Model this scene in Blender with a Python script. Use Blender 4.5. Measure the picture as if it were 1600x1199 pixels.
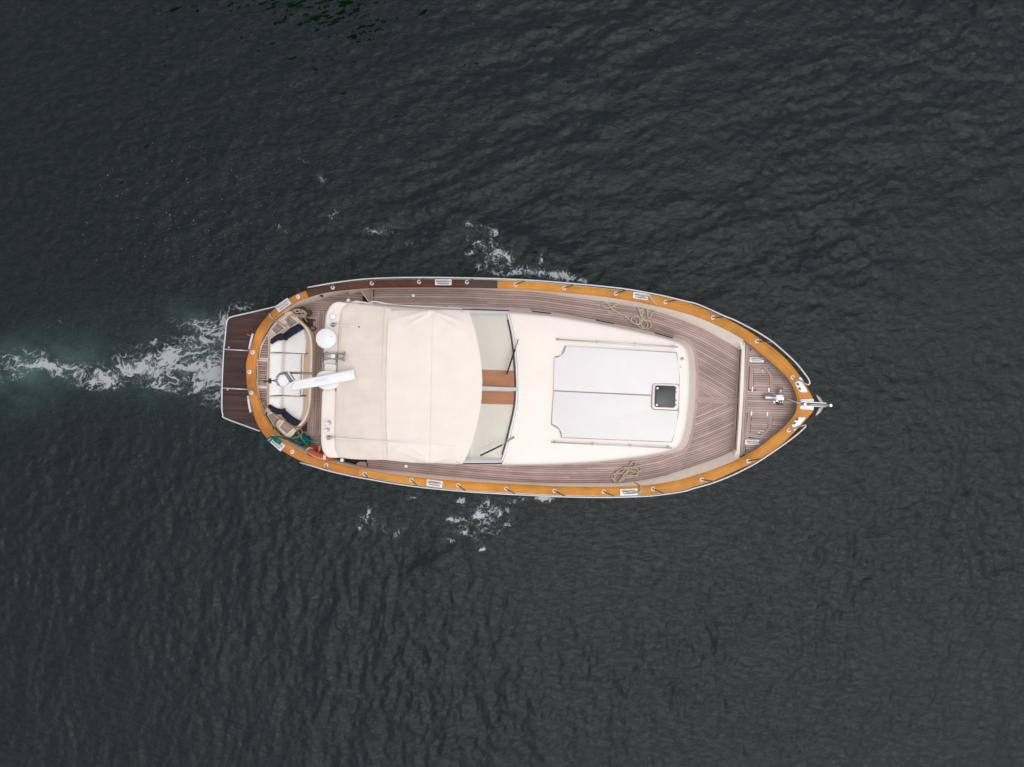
import bpy, bmesh, math, random
import numpy as np
from mathutils import Vector, Matrix, noise as mn

for o in list(bpy.data.objects): bpy.data.objects.remove(o)
scene = bpy.context.scene
COL = scene.collection
random.seed(7)

# ------------------------------------------------------------------ camera
HC, F = 18.5, 1294.0                       # drone height over the water, focal length in photo pixels
cam = bpy.data.cameras.new('camera'); cam.sensor_width = 36; cam.lens = F / 1600 * 36
cam.clip_start = .1; cam.clip_end = 3000
camo = bpy.data.objects.new('camera', cam); COL.objects.link(camo)
camo.location = (0, 0, HC); scene.camera = camo
scene.render.resolution_x = 1024; scene.render.resolution_y = 767

# ------------------------------------------------------------------ world and sun (bright overcast)
SUN_EL, SUN_AZ = 73, 130                    # azimuth clockwise from +y (image top)
w = bpy.data.worlds.new('World'); scene.world = w; w.use_nodes = True
nt = w.node_tree; nt.nodes.clear()
sky = nt.nodes.new('ShaderNodeTexSky'); sky.sky_type = 'NISHITA'; sky.sun_disc = False
sky.sun_elevation = math.radians(SUN_EL); sky.sun_rotation = math.radians(SUN_AZ)
sky.air_density = 1.0; sky.dust_density = 1.5; sky.ozone_density = 1.0
hs = nt.nodes.new('ShaderNodeHueSaturation'); hs.inputs['Saturation'].default_value = .16
bg = nt.nodes.new('ShaderNodeBackground'); bg.inputs['Strength'].default_value = .15
wo = nt.nodes.new('ShaderNodeOutputWorld')
nt.links.new(sky.outputs[0], hs.inputs['Color']); nt.links.new(hs.outputs[0], bg.inputs['Color'])
nt.links.new(bg.outputs[0], wo.inputs['Surface'])
sd = bpy.data.lights.new('sun', 'SUN'); sd.energy = .8; sd.angle = math.radians(54); sd.color = (1, .965, .94)
so = bpy.data.objects.new('sun', sd); COL.objects.link(so)
el, az = math.radians(SUN_EL), math.radians(SUN_AZ)
sdir = Vector((math.sin(az) * math.cos(el), math.cos(az) * math.cos(el), math.sin(el)))
so.rotation_euler = (-sdir).to_track_quat('-Z', 'Y').to_euler()
scene.view_settings.view_transform = 'Standard'; scene.view_settings.look = 'None'
scene.view_settings.gamma = 1; scene.view_settings.exposure = 0.31
scene.view_settings.use_curve_mapping = False

# ------------------------------------------------------------------ helpers
def P(px, py, z): return ((px - 800) / F * (HC - z), (599.5 - py) / F * (HC - z), z)
def m_px(z): return (HC - z) / F

def cr(pts, n=None, step=None, closed=False):
    """Catmull-Rom through pts (any dimension), resampled evenly."""
    a = np.array(pts, float)
    if closed: a = np.vstack([a[-1], a, a[0], a[1]])
    else: a = np.vstack([2 * a[0] - a[1], a, 2 * a[-1] - a[-2]])
    out = []
    for i in range(1, len(a) - 2):
        p0, p1, p2, p3 = a[i - 1], a[i], a[i + 1], a[i + 2]
        for t in np.linspace(0, 1, 10, endpoint=False):
            out.append(.5 * (2 * p1 + (p2 - p0) * t + (2 * p0 - 5 * p1 + 4 * p2 - p3) * t * t + (3 * p1 - p0 - 3 * p2 + p3) * t ** 3))
    out.append(a[-2]); out = np.array(out)
    return resample(out, n, step)

def resample(a, n=None, step=None):
    a = np.array(a, float)
    d = np.r_[0, np.cumsum(np.linalg.norm(np.diff(a[:, :2], axis=0), axis=1))]
    if n is None: n = max(2, int(d[-1] / step) + 1)
    t = np.linspace(0, d[-1], n)
    return np.stack([np.interp(t, d, a[:, k]) for k in range(a.shape[1])], 1)

def offs(a, d):
    """offset an open pixel polyline by d to its left-hand normal (image coordinates)."""
    a = np.array(a, float); t = np.gradient(a, axis=0); t /= np.linalg.norm(t, axis=1)[:, None] + 1e-9
    n = np.stack([-t[:, 1], t[:, 0]], 1)
    return a + n * d

def offs_closed(a, d):
    a = np.array(a, float); t = np.roll(a, -1, 0) - np.roll(a, 1, 0); t /= np.linalg.norm(t, axis=1)[:, None] + 1e-9
    n = np.stack([-t[:, 1], t[:, 0]], 1)
    return a + n * d

def inside(poly, x, y):
    c = False; j = len(poly) - 1
    for i in range(len(poly)):
        xi, yi = poly[i][0], poly[i][1]; xj, yj = poly[j][0], poly[j][1]
        if (yi > y) != (yj > y) and x < (xj - xi) * (y - yi) / (yj - yi) + xi: c = not c
        j = i
    return c

def link(name, me, mat, parent=None):
    o = bpy.data.objects.new(name, me); COL.objects.link(o)
    if mat is not None and not me.materials: me.materials.append(mat)
    if parent is not None:
        o.parent = parent
        L = parent.location if parent.type == 'EMPTY' else Vector((0, 0, 0))
        o.matrix_parent_inverse = Matrix.Translation(-L)
    return o

def mesh(name, v, f, mat, parent=None, smooth=False, uv=None):
    me = bpy.data.meshes.new(name); me.from_pydata([tuple(map(float, p)) for p in v], [], f); me.update()
    if uv is not None:
        l = me.uv_layers.new(name='UVMap')
        idx = np.zeros(len(me.loops), np.int32); me.loops.foreach_get('vertex_index', idx)
        l.data.foreach_set('uv', np.array(uv, np.float32)[idx].ravel())
    if smooth: me.polygons.foreach_set('use_smooth', [True] * len(me.polygons))
    return link(name, me, mat, parent)

def fixn(o):
    bm = bmesh.new(); bm.from_mesh(o.data); bmesh.ops.recalc_face_normals(bm, faces=bm.faces); bm.to_mesh(o.data); bm.free(); return o

def loft(name, rows, mat, parent=None, smooth=True, closed=False, cap=False, capends=False):
    R = len(rows); n = len(rows[0]); v = []; uv = []
    acc = 0
    for i, r in enumerate(rows):
        r = np.array(r, float); d = np.r_[0, np.cumsum(np.linalg.norm(np.diff(r, axis=0), axis=1))]
        if i: acc += np.linalg.norm(r[n // 2] - np.array(rows[i - 1][n // 2], float))
        for k in range(n): v.append(r[k]); uv.append((d[k], acc))
    f = []
    for i in range(R - 1):
        for k in range(n if closed else n - 1):
            k2 = (k + 1) % n
            f.append((i * n + k, i * n + k2, (i + 1) * n + k2, (i + 1) * n + k))
    if cap: f.append(tuple((R - 1) * n + k for k in range(n)))
    if capends:
        f.append(tuple(i * n for i in range(R))); f.append(tuple(i * n + n - 1 for i in range(R)))
    return fixn(mesh(name, v, f, mat, parent, smooth, uv))

def strip(name, A, B, th, mat, parent=None):
    """plank: top edges A and B (3D polylines), thickness th; UV u along, v across."""
    n = len(A); v = []; uv = []
    u0 = random.uniform(0, 40); v0 = random.uniform(0, 40)
    d = np.r_[0, np.cumsum(np.linalg.norm(np.diff(np.array(A, float), axis=0), axis=1))]
    wv = np.linalg.norm(np.array(A[0], float) - np.array(B[0], float))
    for k in range(n):
        for q, vv, dz in ((A[k], 0, -th), (A[k], 0, 0), (B[k], wv, 0), (B[k], wv, -th)):
            v.append((q[0], q[1], q[2] + dz)); uv.append((u0 + d[k], v0 + vv))
    f = []
    for k in range(n - 1):
        for j in range(3): f.append((k * 4 + j, k * 4 + j + 1, k * 4 + j + 5, k * 4 + j + 4))
    f.append((0, 1, 2, 3)); e = (n - 1) * 4; f.append((e + 3, e + 2, e + 1, e))
    return fixn(mesh(name, v, f, mat, parent, False, uv))

def prism(name, poly, z0, z1, mat, parent=None, bev=0., seg=2, smooth=True, zf=None):
    """vertical prism: pixel outline seen at height z1, from z0 up to z1, top edge bevelled."""
    bm = bmesh.new()
    top = [bm.verts.new(P(p[0], p[1], zf(p[0], p[1]) if zf else z1)) for p in poly]
    ft = bm.faces.new(top)
    r = bmesh.ops.extrude_face_region(bm, geom=[ft])
    nv = [e for e in r['geom'] if isinstance(e, bmesh.types.BMVert)]
    for q in nv: q.co.z = z0
    bmesh.ops.recalc_face_normals(bm, faces=bm.faces)
    if bev:
        te = [e for e in bm.edges if all(q.co.z > z0 + 1e-4 for q in e.verts) and abs(e.verts[0].co.z - e.verts[1].co.z) < .2 and e.is_manifold and all(q not in nv for q in e.verts)]
        bmesh.ops.bevel(bm, geom=te, offset=bev, segments=seg, affect='EDGES', profile=.5, clamp_overlap=True)
    me = bpy.data.meshes.new(name); bm.to_mesh(me); bm.free()
    if smooth:
        me.polygons.foreach_set('use_smooth', [True] * len(me.polygons))
        try: me.set_sharp_from_angle(angle=math.radians(38))
        except Exception: pass
    return link(name, me, mat, parent)

def tube(name, pts, r, mat, parent=None, sides=8, caps=True):
    pts = [Vector(p) for p in pts]; n = len(pts); v = []; uv = []; f = []
    d = 0; up = Vector((0, 0, 1)); rr = r if hasattr(r, '__len__') else [r] * n
    N = None
    for k in range(n):
        t = (pts[min(k + 1, n - 1)] - pts[max(k - 1, 0)]); t = t.normalized() if t.length > 1e-9 else Vector((1, 0, 0))
        if N is None:
            N = t.cross(up); N = N.normalized() if N.length > 1e-3 else Vector((1, 0, 0))
        N = (N - t * N.dot(t)); N = N.normalized() if N.length > 1e-6 else t.orthogonal().normalized()
        Bn = t.cross(N)
        if k: d += (pts[k] - pts[k - 1]).length
        for s in range(sides):
            a = 2 * math.pi * s / sides
            v.append(pts[k] + (N * math.cos(a) + Bn * math.sin(a)) * rr[k]); uv.append((d, s / sides))
    for k in range(n - 1):
        for s in range(sides):
            s2 = (s + 1) % sides
            f.append((k * sides + s, k * sides + s2, (k + 1) * sides + s2, (k + 1) * sides + s))
    if caps: f.append(tuple(range(sides))[::-1]); f.append(tuple((n - 1) * sides + s for s in range(sides)))
    return fixn(mesh(name, v, f, mat, parent, True, uv))

def lathe(name, prof, loc, mat, parent=None, n=24, axis=None):
    """profile (r, h) turned about an axis through loc."""
    axis = Vector(axis or (0, 0, 1)).normalized(); X = axis.orthogonal().normalized(); Y = axis.cross(X); loc = Vector(loc)
    v = []; f = []; R = len(prof)
    for r, h in prof:
        for s in range(n):
            a = 2 * math.pi * s / n; v.append(loc + axis * h + (X * math.cos(a) + Y * math.sin(a)) * max(r, 1e-4))
    for i in range(R - 1):
        for s in range(n):
            s2 = (s + 1) % n; f.append((i * n + s, i * n + s2, (i + 1) * n + s2, (i + 1) * n + s))
    f.append(tuple(range(n))[::-1]); f.append(tuple((R - 1) * n + s for s in range(n)))
    o = fixn(mesh(name, v, f, mat, parent, True))
    try: o.data.set_sharp_from_angle(angle=math.radians(40))
    except Exception: pass
    return o

def box(name, c, sx, sy, sz, mat, parent=None, rz=0., bev=.004):
    bm = bmesh.new(); bmesh.ops.create_cube(bm, size=1)
    for q in bm.verts: q.co = Vector((q.co.x * sx, q.co.y * sy, q.co.z * sz))
    if bev: bmesh.ops.bevel(bm, geom=list(bm.edges), offset=min(bev, sx / 3, sy / 3, sz / 3), segments=2, affect='EDGES')
    bm.transform(Matrix.Translation(Vector(c)) @ Matrix.Rotation(rz, 4, 'Z'))
    me = bpy.data.meshes.new(name); bm.to_mesh(me); bm.free(); return link(name, me, mat, parent)

def empty(name, loc, label, cat, group=None):
    o = bpy.data.objects.new(name, None); COL.objects.link(o); o.location = loc; o.empty_display_size = .2
    return tag(o, label, cat, group)
def tag(o, label, cat, group=None, kind=None):
    o['label'] = label; o['category'] = cat
    if group: o['group'] = group
    if kind: o['kind'] = kind
    return o

# ------------------------------------------------------------------ materials
def newmat(name):
    m = bpy.data.materials.new(name); m.use_nodes = True; n = m.node_tree
    return m, n, n.nodes['Principled BSDF']
def N(n, t, **k):
    x = n.nodes.new(t)
    for a, b in k.items():
        if a in x.inputs: x.inputs[a].default_value = b
        else: setattr(x, a, b)
    return x
def plain(name, col, rough=.5, metal=0., var=.06, scale=3., bump=0., bscale=60., coat=0., spec=.5, fine=.03, fscale=45.):
    m, n, b = newmat(name); L = n.links.new
    b.inputs['Roughness'].default_value = rough; b.inputs['Metallic'].default_value = metal
    b.inputs['Coat Weight'].default_value = coat; b.inputs['Coat Roughness'].default_value = .08
    b.inputs['Specular IOR Level'].default_value = spec
    tc = N(n, 'ShaderNodeTexCoord')
    a = N(n, 'ShaderNodeTexNoise', Scale=scale, Detail=4.); L(tc.outputs['Object'], a.inputs['Vector'])
    c = N(n, 'ShaderNodeTexNoise', Scale=fscale, Detail=3.); L(tc.outputs['Object'], c.inputs['Vector'])
    r1 = N(n, 'ShaderNodeMapRange'); r1.inputs[1].default_value = .3; r1.inputs[2].default_value = .7; r1.inputs[3].default_value = 1 - var; r1.inputs[4].default_value = 1 + var
    r2 = N(n, 'ShaderNodeMapRange'); r2.inputs[1].default_value = .3; r2.inputs[2].default_value = .7; r2.inputs[3].default_value = 1 - fine; r2.inputs[4].default_value = 1 + fine
    L(a.outputs['Fac'], r1.inputs[0]); L(c.outputs['Fac'], r2.inputs[0])
    mu = N(n, 'ShaderNodeMath', operation='MULTIPLY'); L(r1.outputs[0], mu.inputs[0]); L(r2.outputs[0], mu.inputs[1])
    vm = N(n, 'ShaderNodeVectorMath', operation='SCALE'); vm.inputs[0].default_value = col[:3]; L(mu.outputs[0], vm.inputs['Scale'])
    L(vm.outputs[0], b.inputs['Base Color'])
    if bump:
        bn = N(n, 'ShaderNodeTexNoise', Scale=bscale, Detail=4.); L(tc.outputs['Object'], bn.inputs['Vector'])
        bp = N(n, 'ShaderNodeBump', Strength=bump, Distance=.01); L(bn.outputs['Fac'], bp.inputs['Height']); L(bp.outputs[0], b.inputs['Normal'])
    return m
def wood(name, c1, c2, rough=.5, coat=0., rnd=.25, gscale=(1.2, 38.), spec=.3, bump=.15, blotch=(.86, 1.12)):
    """grain runs along u of the UV map; each object takes its own tone."""
    m, n, b = newmat(name); L = n.links.new
    b.inputs['Roughness'].default_value = rough; b.inputs['Coat Weight'].default_value = coat; b.inputs['Coat Roughness'].default_value = .12
    b.inputs['Specular IOR Level'].default_value = spec
    uv = N(n, 'ShaderNodeUVMap'); mp = N(n, 'ShaderNodeMapping'); mp.inputs['Scale'].default_value = (gscale[0], gscale[1], 1)
    oi = N(n, 'ShaderNodeObjectInfo')
    L(uv.outputs[0], mp.inputs['Vector'])
    a = N(n, 'ShaderNodeTexNoise', Scale=1., Detail=6., Roughness=.6); L(mp.outputs[0], a.inputs['Vector'])
    tc = N(n, 'ShaderNodeTexCoord'); bl = N(n, 'ShaderNodeTexNoise', Scale=2.2, Detail=3.); L(tc.outputs['Object'], bl.inputs['Vector'])
    rp = N(n, 'ShaderNodeValToRGB'); rp.color_ramp.elements[0].position = .3; rp.color_ramp.elements[1].position = .7
    rp.color_ramp.elements[0].color = (*c1, 1); rp.color_ramp.elements[1].color = (*c2, 1); L(a.outputs['Fac'], rp.inputs[0])
    r1 = N(n, 'ShaderNodeMapRange'); r1.inputs[3].default_value = 1 - rnd; r1.inputs[4].default_value = 1 + rnd; L(oi.outputs['Random'], r1.inputs[0])
    r2 = N(n, 'ShaderNodeMapRange'); r2.inputs[1].default_value = .3; r2.inputs[2].default_value = .7; r2.inputs[3].default_value = blotch[0]; r2.inputs[4].default_value = blotch[1]; L(bl.outputs['Fac'], r2.inputs[0])
    mu = N(n, 'ShaderNodeMath', operation='MULTIPLY'); L(r1.outputs[0], mu.inputs[0]); L(r2.outputs[0], mu.inputs[1])
    vm = N(n, 'ShaderNodeVectorMath', operation='SCALE'); L(rp.outputs[0], vm.inputs[0]); L(mu.outputs[0], vm.inputs['Scale']); L(vm.outputs[0], b.inputs['Base Color'])
    bp = N(n, 'ShaderNodeBump', Strength=bump, Distance=.004); L(a.outputs['Fac'], bp.inputs['Height']); L(bp.outputs[0], b.inputs['Normal'])
    return m
def ropemat(name, c1, c2):
    m, n, b = newmat(name); L = n.links.new; b.inputs['Roughness'].default_value = .85; b.inputs['Specular IOR Level'].default_value = .2
    uv = N(n, 'ShaderNodeUVMap'); mp = N(n, 'ShaderNodeMapping'); mp.inputs['Scale'].default_value = (28, 3, 1); mp.inputs['Rotation'].default_value = (0, 0, 0)
    wv = N(n, 'ShaderNodeTexWave', Scale=1.2, Distortion=1.); wv.bands_direction = 'DIAGONAL'
    L(uv.outputs[0], mp.inputs['Vector']); L(mp.outputs[0], wv.inputs['Vector'])
    rp = N(n, 'ShaderNodeValToRGB'); rp.color_ramp.elements[0].color = (*c1, 1); rp.color_ramp.elements[1].color = (*c2, 1); L(wv.outputs['Fac'], rp.inputs[0])
    L(rp.outputs[0], b.inputs['Base Color']); bp = N(n, 'ShaderNodeBump', Strength=.6, Distance=.006); L(wv.outputs['Fac'], bp.inputs['Height']); L(bp.outputs[0], b.inputs['Normal'])
    return m

M = {}
M['gel'] = plain('cream_gelcoat', (.84, .755, .685), .35, var=.025, coat=.2, fine=.01)
M['gel2'] = plain('bulwark_gelcoat', (.88, .785, .69), .4, var=.04)
M['bench'] = plain('bench_moulding', (.76, .61, .46), .45, var=.05)
M['tan'] = plain('tan_moulding', (.60, .43, .30), .5, var=.06)
M['trim'] = plain('pad_trim', (.42, .33, .29), .6)
M['seam'] = plain('seam_tape', (.72, .62, .54), .9)
M['hull'] = plain('white_hull_paint', (.80, .78, .76), .25, var=.03, coat=.3)
M['canvas'] = plain('cream_canvas', (.83, .745, .675), .9, var=.03, bump=.12, bscale=220, spec=.15, fine=.02, fscale=90)
M['canvas2'] = plain('weathered_canvas', (.78, .68, .605), .92, var=.055, bump=.2, bscale=180, spec=.12, fine=.03, fscale=80)
M['pad'] = plain('white_vinyl_pad', (.80, .768, .755), .65, var=.02, bump=.1, bscale=120, spec=.3, fine=.03, fscale=70)
M['cush'] = plain('white_cushion', (.85, .82, .80), .7, var=.03, bump=.15, bscale=70, spec=.25)
M['navy'] = plain('navy_vinyl', (.010, .011, .032), .6, var=.15, bump=.1, spec=.2)
M['varn'] = wood('varnished_teak', (.50, .195, .024), (.66, .275, .034), .45, coat=.08, spec=.25, rnd=.08, gscale=(1.5, 30), blotch=(.80, 1.14))
M['varn2'] = wood('reddish_varnish', (.46, .15, .02), (.60, .225, .032), .45, coat=.08, spec=.25, rnd=.1, gscale=(1.5, 30), blotch=(.68, 1.16))
M['mahog'] = wood('dark_mahogany', (.075, .024, .014), (.15, .052, .026), .5, coat=.0, spec=.25, rnd=.3, gscale=(1.5, 25), blotch=(.7, 1.4))
M['greyed'] = wood('bare_greyed_wood', (.06, .036, .032), (.11, .07, .06), .7, rnd=.1)
M['teak'] = wood('weathered_teak', (.37, .262, .24), (.52, .39, .365), .75, rnd=.2, gscale=(2.2, 70))
M['teakm'] = wood('teak_margin', (.37, .265, .24), (.48, .36, .335), .75, rnd=.1, gscale=(2, 40))
M['plat'] = wood('wet_dark_teak', (.044, .018, .0145), (.088, .040, .032), .5, rnd=.35, gscale=(2, 60))
M['caulk'] = plain('black_caulk', (.055, .042, .042), .8, var=.15)
M['panel'] = wood('dash_wood', (.46, .185, .075), (.56, .235, .10), .45, coat=.0, rnd=.05, gscale=(1.5, 18))
M['dash'] = plain('pale_dash_cover', (.88, .83, .75), .7, var=.02)
M['steel'] = plain('stainless_steel', (.46, .45, .46), .35, metal=1., var=.05)
M['steelw'] = plain('polished_rail', (.62, .60, .61), .4, metal=.6, var=.04)
M['dsteel'] = plain('dull_steel', (.30, .28, .27), .4, metal=1., var=.15)
M['white'] = plain('white_plastic', (.80, .79, .80), .35, var=.02, fine=.01)
M['black'] = plain('black_rubber', (.012, .012, .014), .5, var=.1)
M['smoke'] = plain('smoked_hatch', (.030, .030, .038), .25, var=.05)
M['grey'] = plain('grey_plastic', (.22, .23, .25), .5, var=.06)
M['letter'] = plain('grey_lettering', (.60, .60, .61), .6)
M['blue'] = plain('blue_badge', (.05, .12, .22), .5)
M['red'] = plain('orange_buoy', (.50, .085, .02), .5, var=.1)
M['rope'] = ropemat('beige_rope', (.42, .34, .25), (.62, .53, .42))
M['ropew'] = ropemat('pale_rope', (.52, .43, .33), (.74, .65, .54))
M['rope2'] = ropemat('tan_rope', (.30, .17, .06), (.48, .29, .12))
M['rope3'] = ropemat('olive_rope', (.06, .04, .02), (.15, .10, .05))
M['teal'] = ropemat('teal_rope', (.0, .10, .10), (.004, .22, .21))
g, n, b = newmat('windscreen_glass')
tr = n.nodes.new('ShaderNodeBsdfTransparent'); tr.inputs[0].default_value = (1, 1, .99, 1)
gl = n.nodes.new('ShaderNodeBsdfGlossy'); gl.inputs['Roughness'].default_value = .05
fr = n.nodes.new('ShaderNodeFresnel'); fr.inputs[0].default_value = 1.5; mx = n.nodes.new('ShaderNodeMixShader')
n.links.new(fr.outputs[0], mx.inputs[0]); n.links.new(tr.outputs[0], mx.inputs[1]); n.links.new(gl.outputs[0], mx.inputs[2])
n.links.new(mx.outputs[0], n.nodes['Material Output'].inputs['Surface']); n.nodes.remove(b); M['glass'] = g

# ------------------------------------------------------------------ noise in numpy
def _h(ix, iy, s):
    h = (ix.astype(np.int64) * 374761393 + iy.astype(np.int64) * 668265263 + s * 1442695041) & 0xffffffff
    h = ((h ^ (h >> 13)) * 1274126177) & 0xffffffff
    return ((h ^ (h >> 16)) & 0xffff) / 65536.0 * 2 * math.pi
def perlin(x, y, s=0):
    x0 = np.floor(x); y0 = np.floor(y); fx = x - x0; fy = y - y0; ix = x0.astype(np.int64); iy = y0.astype(np.int64)
    def g(dx, dy):
        a = _h(ix + dx, iy + dy, s); return np.cos(a) * (fx - dx) + np.sin(a) * (fy - dy)
    u = fx ** 3 * (fx * (fx * 6 - 15) + 10); v = fy ** 3 * (fy * (fy * 6 - 15) + 10)
    a = g(0, 0) * (1 - u) + g(1, 0) * u; b2 = g(0, 1) * (1 - u) + g(1, 1) * u
    return (a * (1 - v) + b2 * v) * 1.5
def fbm(x, y, o, s=0, gain=.5):
    r = 0; a = 1.; t = 0
    for i in range(o): r = r + a * perlin(x * 2 ** i + i * 17.3, y * 2 ** i - i * 9.1, s + i); t += a; a *= gain
    return r / t
def ridge(x, y, o, s=0, gain=.55):
    r = 0; a = 1.; t = 0
    for i in range(o): r = r + a * (1 - np.abs(perlin(x * 2 ** i + i * 11.3, y * 2 ** i + i * 5.1, s + i)) * 1.6); t += a; a *= gain
    return r / t
def sst(a, b2, x):
    t = np.clip((x - a) / (b2 - a), 0, 1); return t * t * (3 - 2 * t)

# ------------------------------------------------------------------ water
def water_h(x, y):
    px = x / HC * F + 800; py = 599.5 - y / HC * F
    wob = .25 * fbm(x * .35, y * .35, 2, 91)
    def rot(a): c, s = math.cos(a), math.sin(a); return x * c + y * s + wob, -x * s + y * c + wob
    u, v = rot(math.radians(18)); A = fbm(u * .6, v * 1.4, 2, 3) * .036 + fbm(u * 1.7, v * 3.8, 3, 8) * .016 + (ridge(u * 1.4, v * 3.0, 4, 13) - .6) * .018
    u, v = rot(math.radians(82)); B = fbm(u * .5, v * 1.4, 2, 23) * .034 + fbm(u * 1.8, v * 3.4, 3, 28) * .017 + (ridge(u * 2.0, v * 3.4, 4, 33) - .6) * .026
    C = (ridge(x * 2.6 + wob, y * 2.6, 3, 43) - .6) * .024 + fbm(x * .8, y * .8, 2, 47) * .024
    Dn = fbm(x * 5.2, y * 5.2, 3, 53) * .010
    sw = fbm(x * .16, y * .16, 2, 63)
    wA = sst(620, 300, py + 90 * sw) * sst(150, 800, px + 200 * sw)
    wB = sst(700, 1000, py + 200 * sw)
    wC = sst(1000, 1450, px + 150 * sw)
    calm = 1 - .75 * np.exp(-((py - 575) / 110) ** 2) * sst(420, 250, px)
    h = (.25 + .85 * wA) * A + (.15 + .75 * wB) * B + (.15 + .85 * wC) * C + Dn
    # bow and side waves running out from the hull
    for (cx, cy, sgn) in ((930, 430, -1), (880, 790, 1)):
        dx = (cx - px); dy = (py - cy) * sgn
        q = dy - dx * .42
        h = h + .035 * np.exp(-((q - 6) / 16) ** 2) * sst(-10, 60, dx) * sst(420, 150, dx) * (1 + .5 * fbm(x * 1.2, y * 1.2, 2, 71))
    return h * calm * 1.42 * np.clip(1 + 1.3 * fbm(x * .17 + 3, y * .17, 3, 201), .45, 1.7)

def env(px, py, blobs):
    e = np.zeros_like(px)
    for (cx, cy, rx, ry, a, ang) in blobs:
        c, s = math.cos(math.radians(ang)), math.sin(math.radians(ang))
        dx = (px - cx) * c + (py - cy) * s; dy = -(px - cx) * s + (py - cy) * c
        e = np.maximum(e, a * np.exp(-((dx / rx) ** 2 + (dy / ry) ** 2)))
    return e

def build_water():
    xs = np.r_[-900, -300, -100, -40, -20, np.linspace(-13, 13, 640), 20, 40, 100, 300, 900]
    ys = np.r_[-900, -300, -100, -40, -18, np.linspace(-10, 10, 500), 18, 40, 100, 300, 900]
    X, Y = np.meshgrid(xs, ys); Z = water_h(X, Y)
    far = (np.abs(X) > 13.5) | (np.abs(Y) > 10.5); Z[far] = 0
    nx, ny = len(xs), len(ys)
    v = np.stack([X.ravel(), Y.ravel(), Z.ravel()], 1)
    i = (np.arange(ny - 1)[:, None] * nx + np.arange(nx - 1)[None]).ravel()
    f = np.stack([i, i + 1, i + nx + 1, i + nx], 1)
    me = bpy.data.meshes.new('water'); me.vertices.add(len(v)); me.vertices.foreach_set('co', v.ravel().astype(np.float32))
    me.loops.add(f.size); me.loops.foreach_set('vertex_index', f.ravel().astype(np.int32))
    me.polygons.add(len(f)); me.polygons.foreach_set('loop_start', np.arange(0, f.size, 4, dtype=np.int32))
    me.update(calc_edges=True); me.polygons.foreach_set('use_smooth', [True] * len(f))
    px = X / HC * F + 800; py = 599.5 - Y / HC * F
    ae = env(px, py, [(60, 570, 70, 45, .9, 0), (20, 590, 60, 50, .6, 0), (110, 560, 90, 28, .5, 0), (250, 575, 130, 32, .55, 0), (240, 610, 90, 18, .45, 0), (330, 560, 60, 60, .6, 0), (310, 505, 50, 26, .45, 20), (180, 560, 170, 60, .28, 0)])
    ae = ae * np.clip(.8 + 1.1 * fbm(X * 1.1, Y * 2.2, 4, 83, .6), .15, 1.6); ae[far] = 0
    at = me.attributes.new('aeration', 'FLOAT', 'POINT'); at.data.foreach_set('value', np.clip(ae, 0, 1).ravel().astype(np.float32))
    m, n, b = newmat('dark_sea_water'); L = n.links.new
    tc = N(n, 'ShaderNodeTexCoord'); at = N(n, 'ShaderNodeAttribute', attribute_name='aeration')
    mix = N(n, 'ShaderNodeMix', data_type='RGBA'); mix.inputs[6].default_value = (.0040, .0104, .0108, 1); mix.inputs[7].default_value = (.050, .088, .086, 1)
    L(at.outputs['Fac'], mix.inputs[0]); L(mix.outputs[2], b.inputs['Base Color'])
    b.inputs['Roughness'].default_value = .09; b.inputs['IOR'].default_value = 1.31
    mp = N(n, 'ShaderNodeMapping'); mp.inputs['Rotation'].default_value = (0, 0, .4); mp.inputs['Scale'].default_value = (1, 1.6, 1); L(tc.outputs['Object'], mp.inputs['Vector'])
    a = N(n, 'ShaderNodeTexNoise', Scale=5.0, Detail=6., Roughness=.66, Distortion=1.4); L(mp.outputs[0], a.inputs['Vector'])
    bp = N(n, 'ShaderNodeBump', Strength=.75, Distance=.03); L(a.outputs['Fac'], bp.inputs['Height']); L(bp.outputs[0], b.inputs['Normal'])
    o = link('water', me, m); o['kind'] = 'structure'; return o
build_water()

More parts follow.
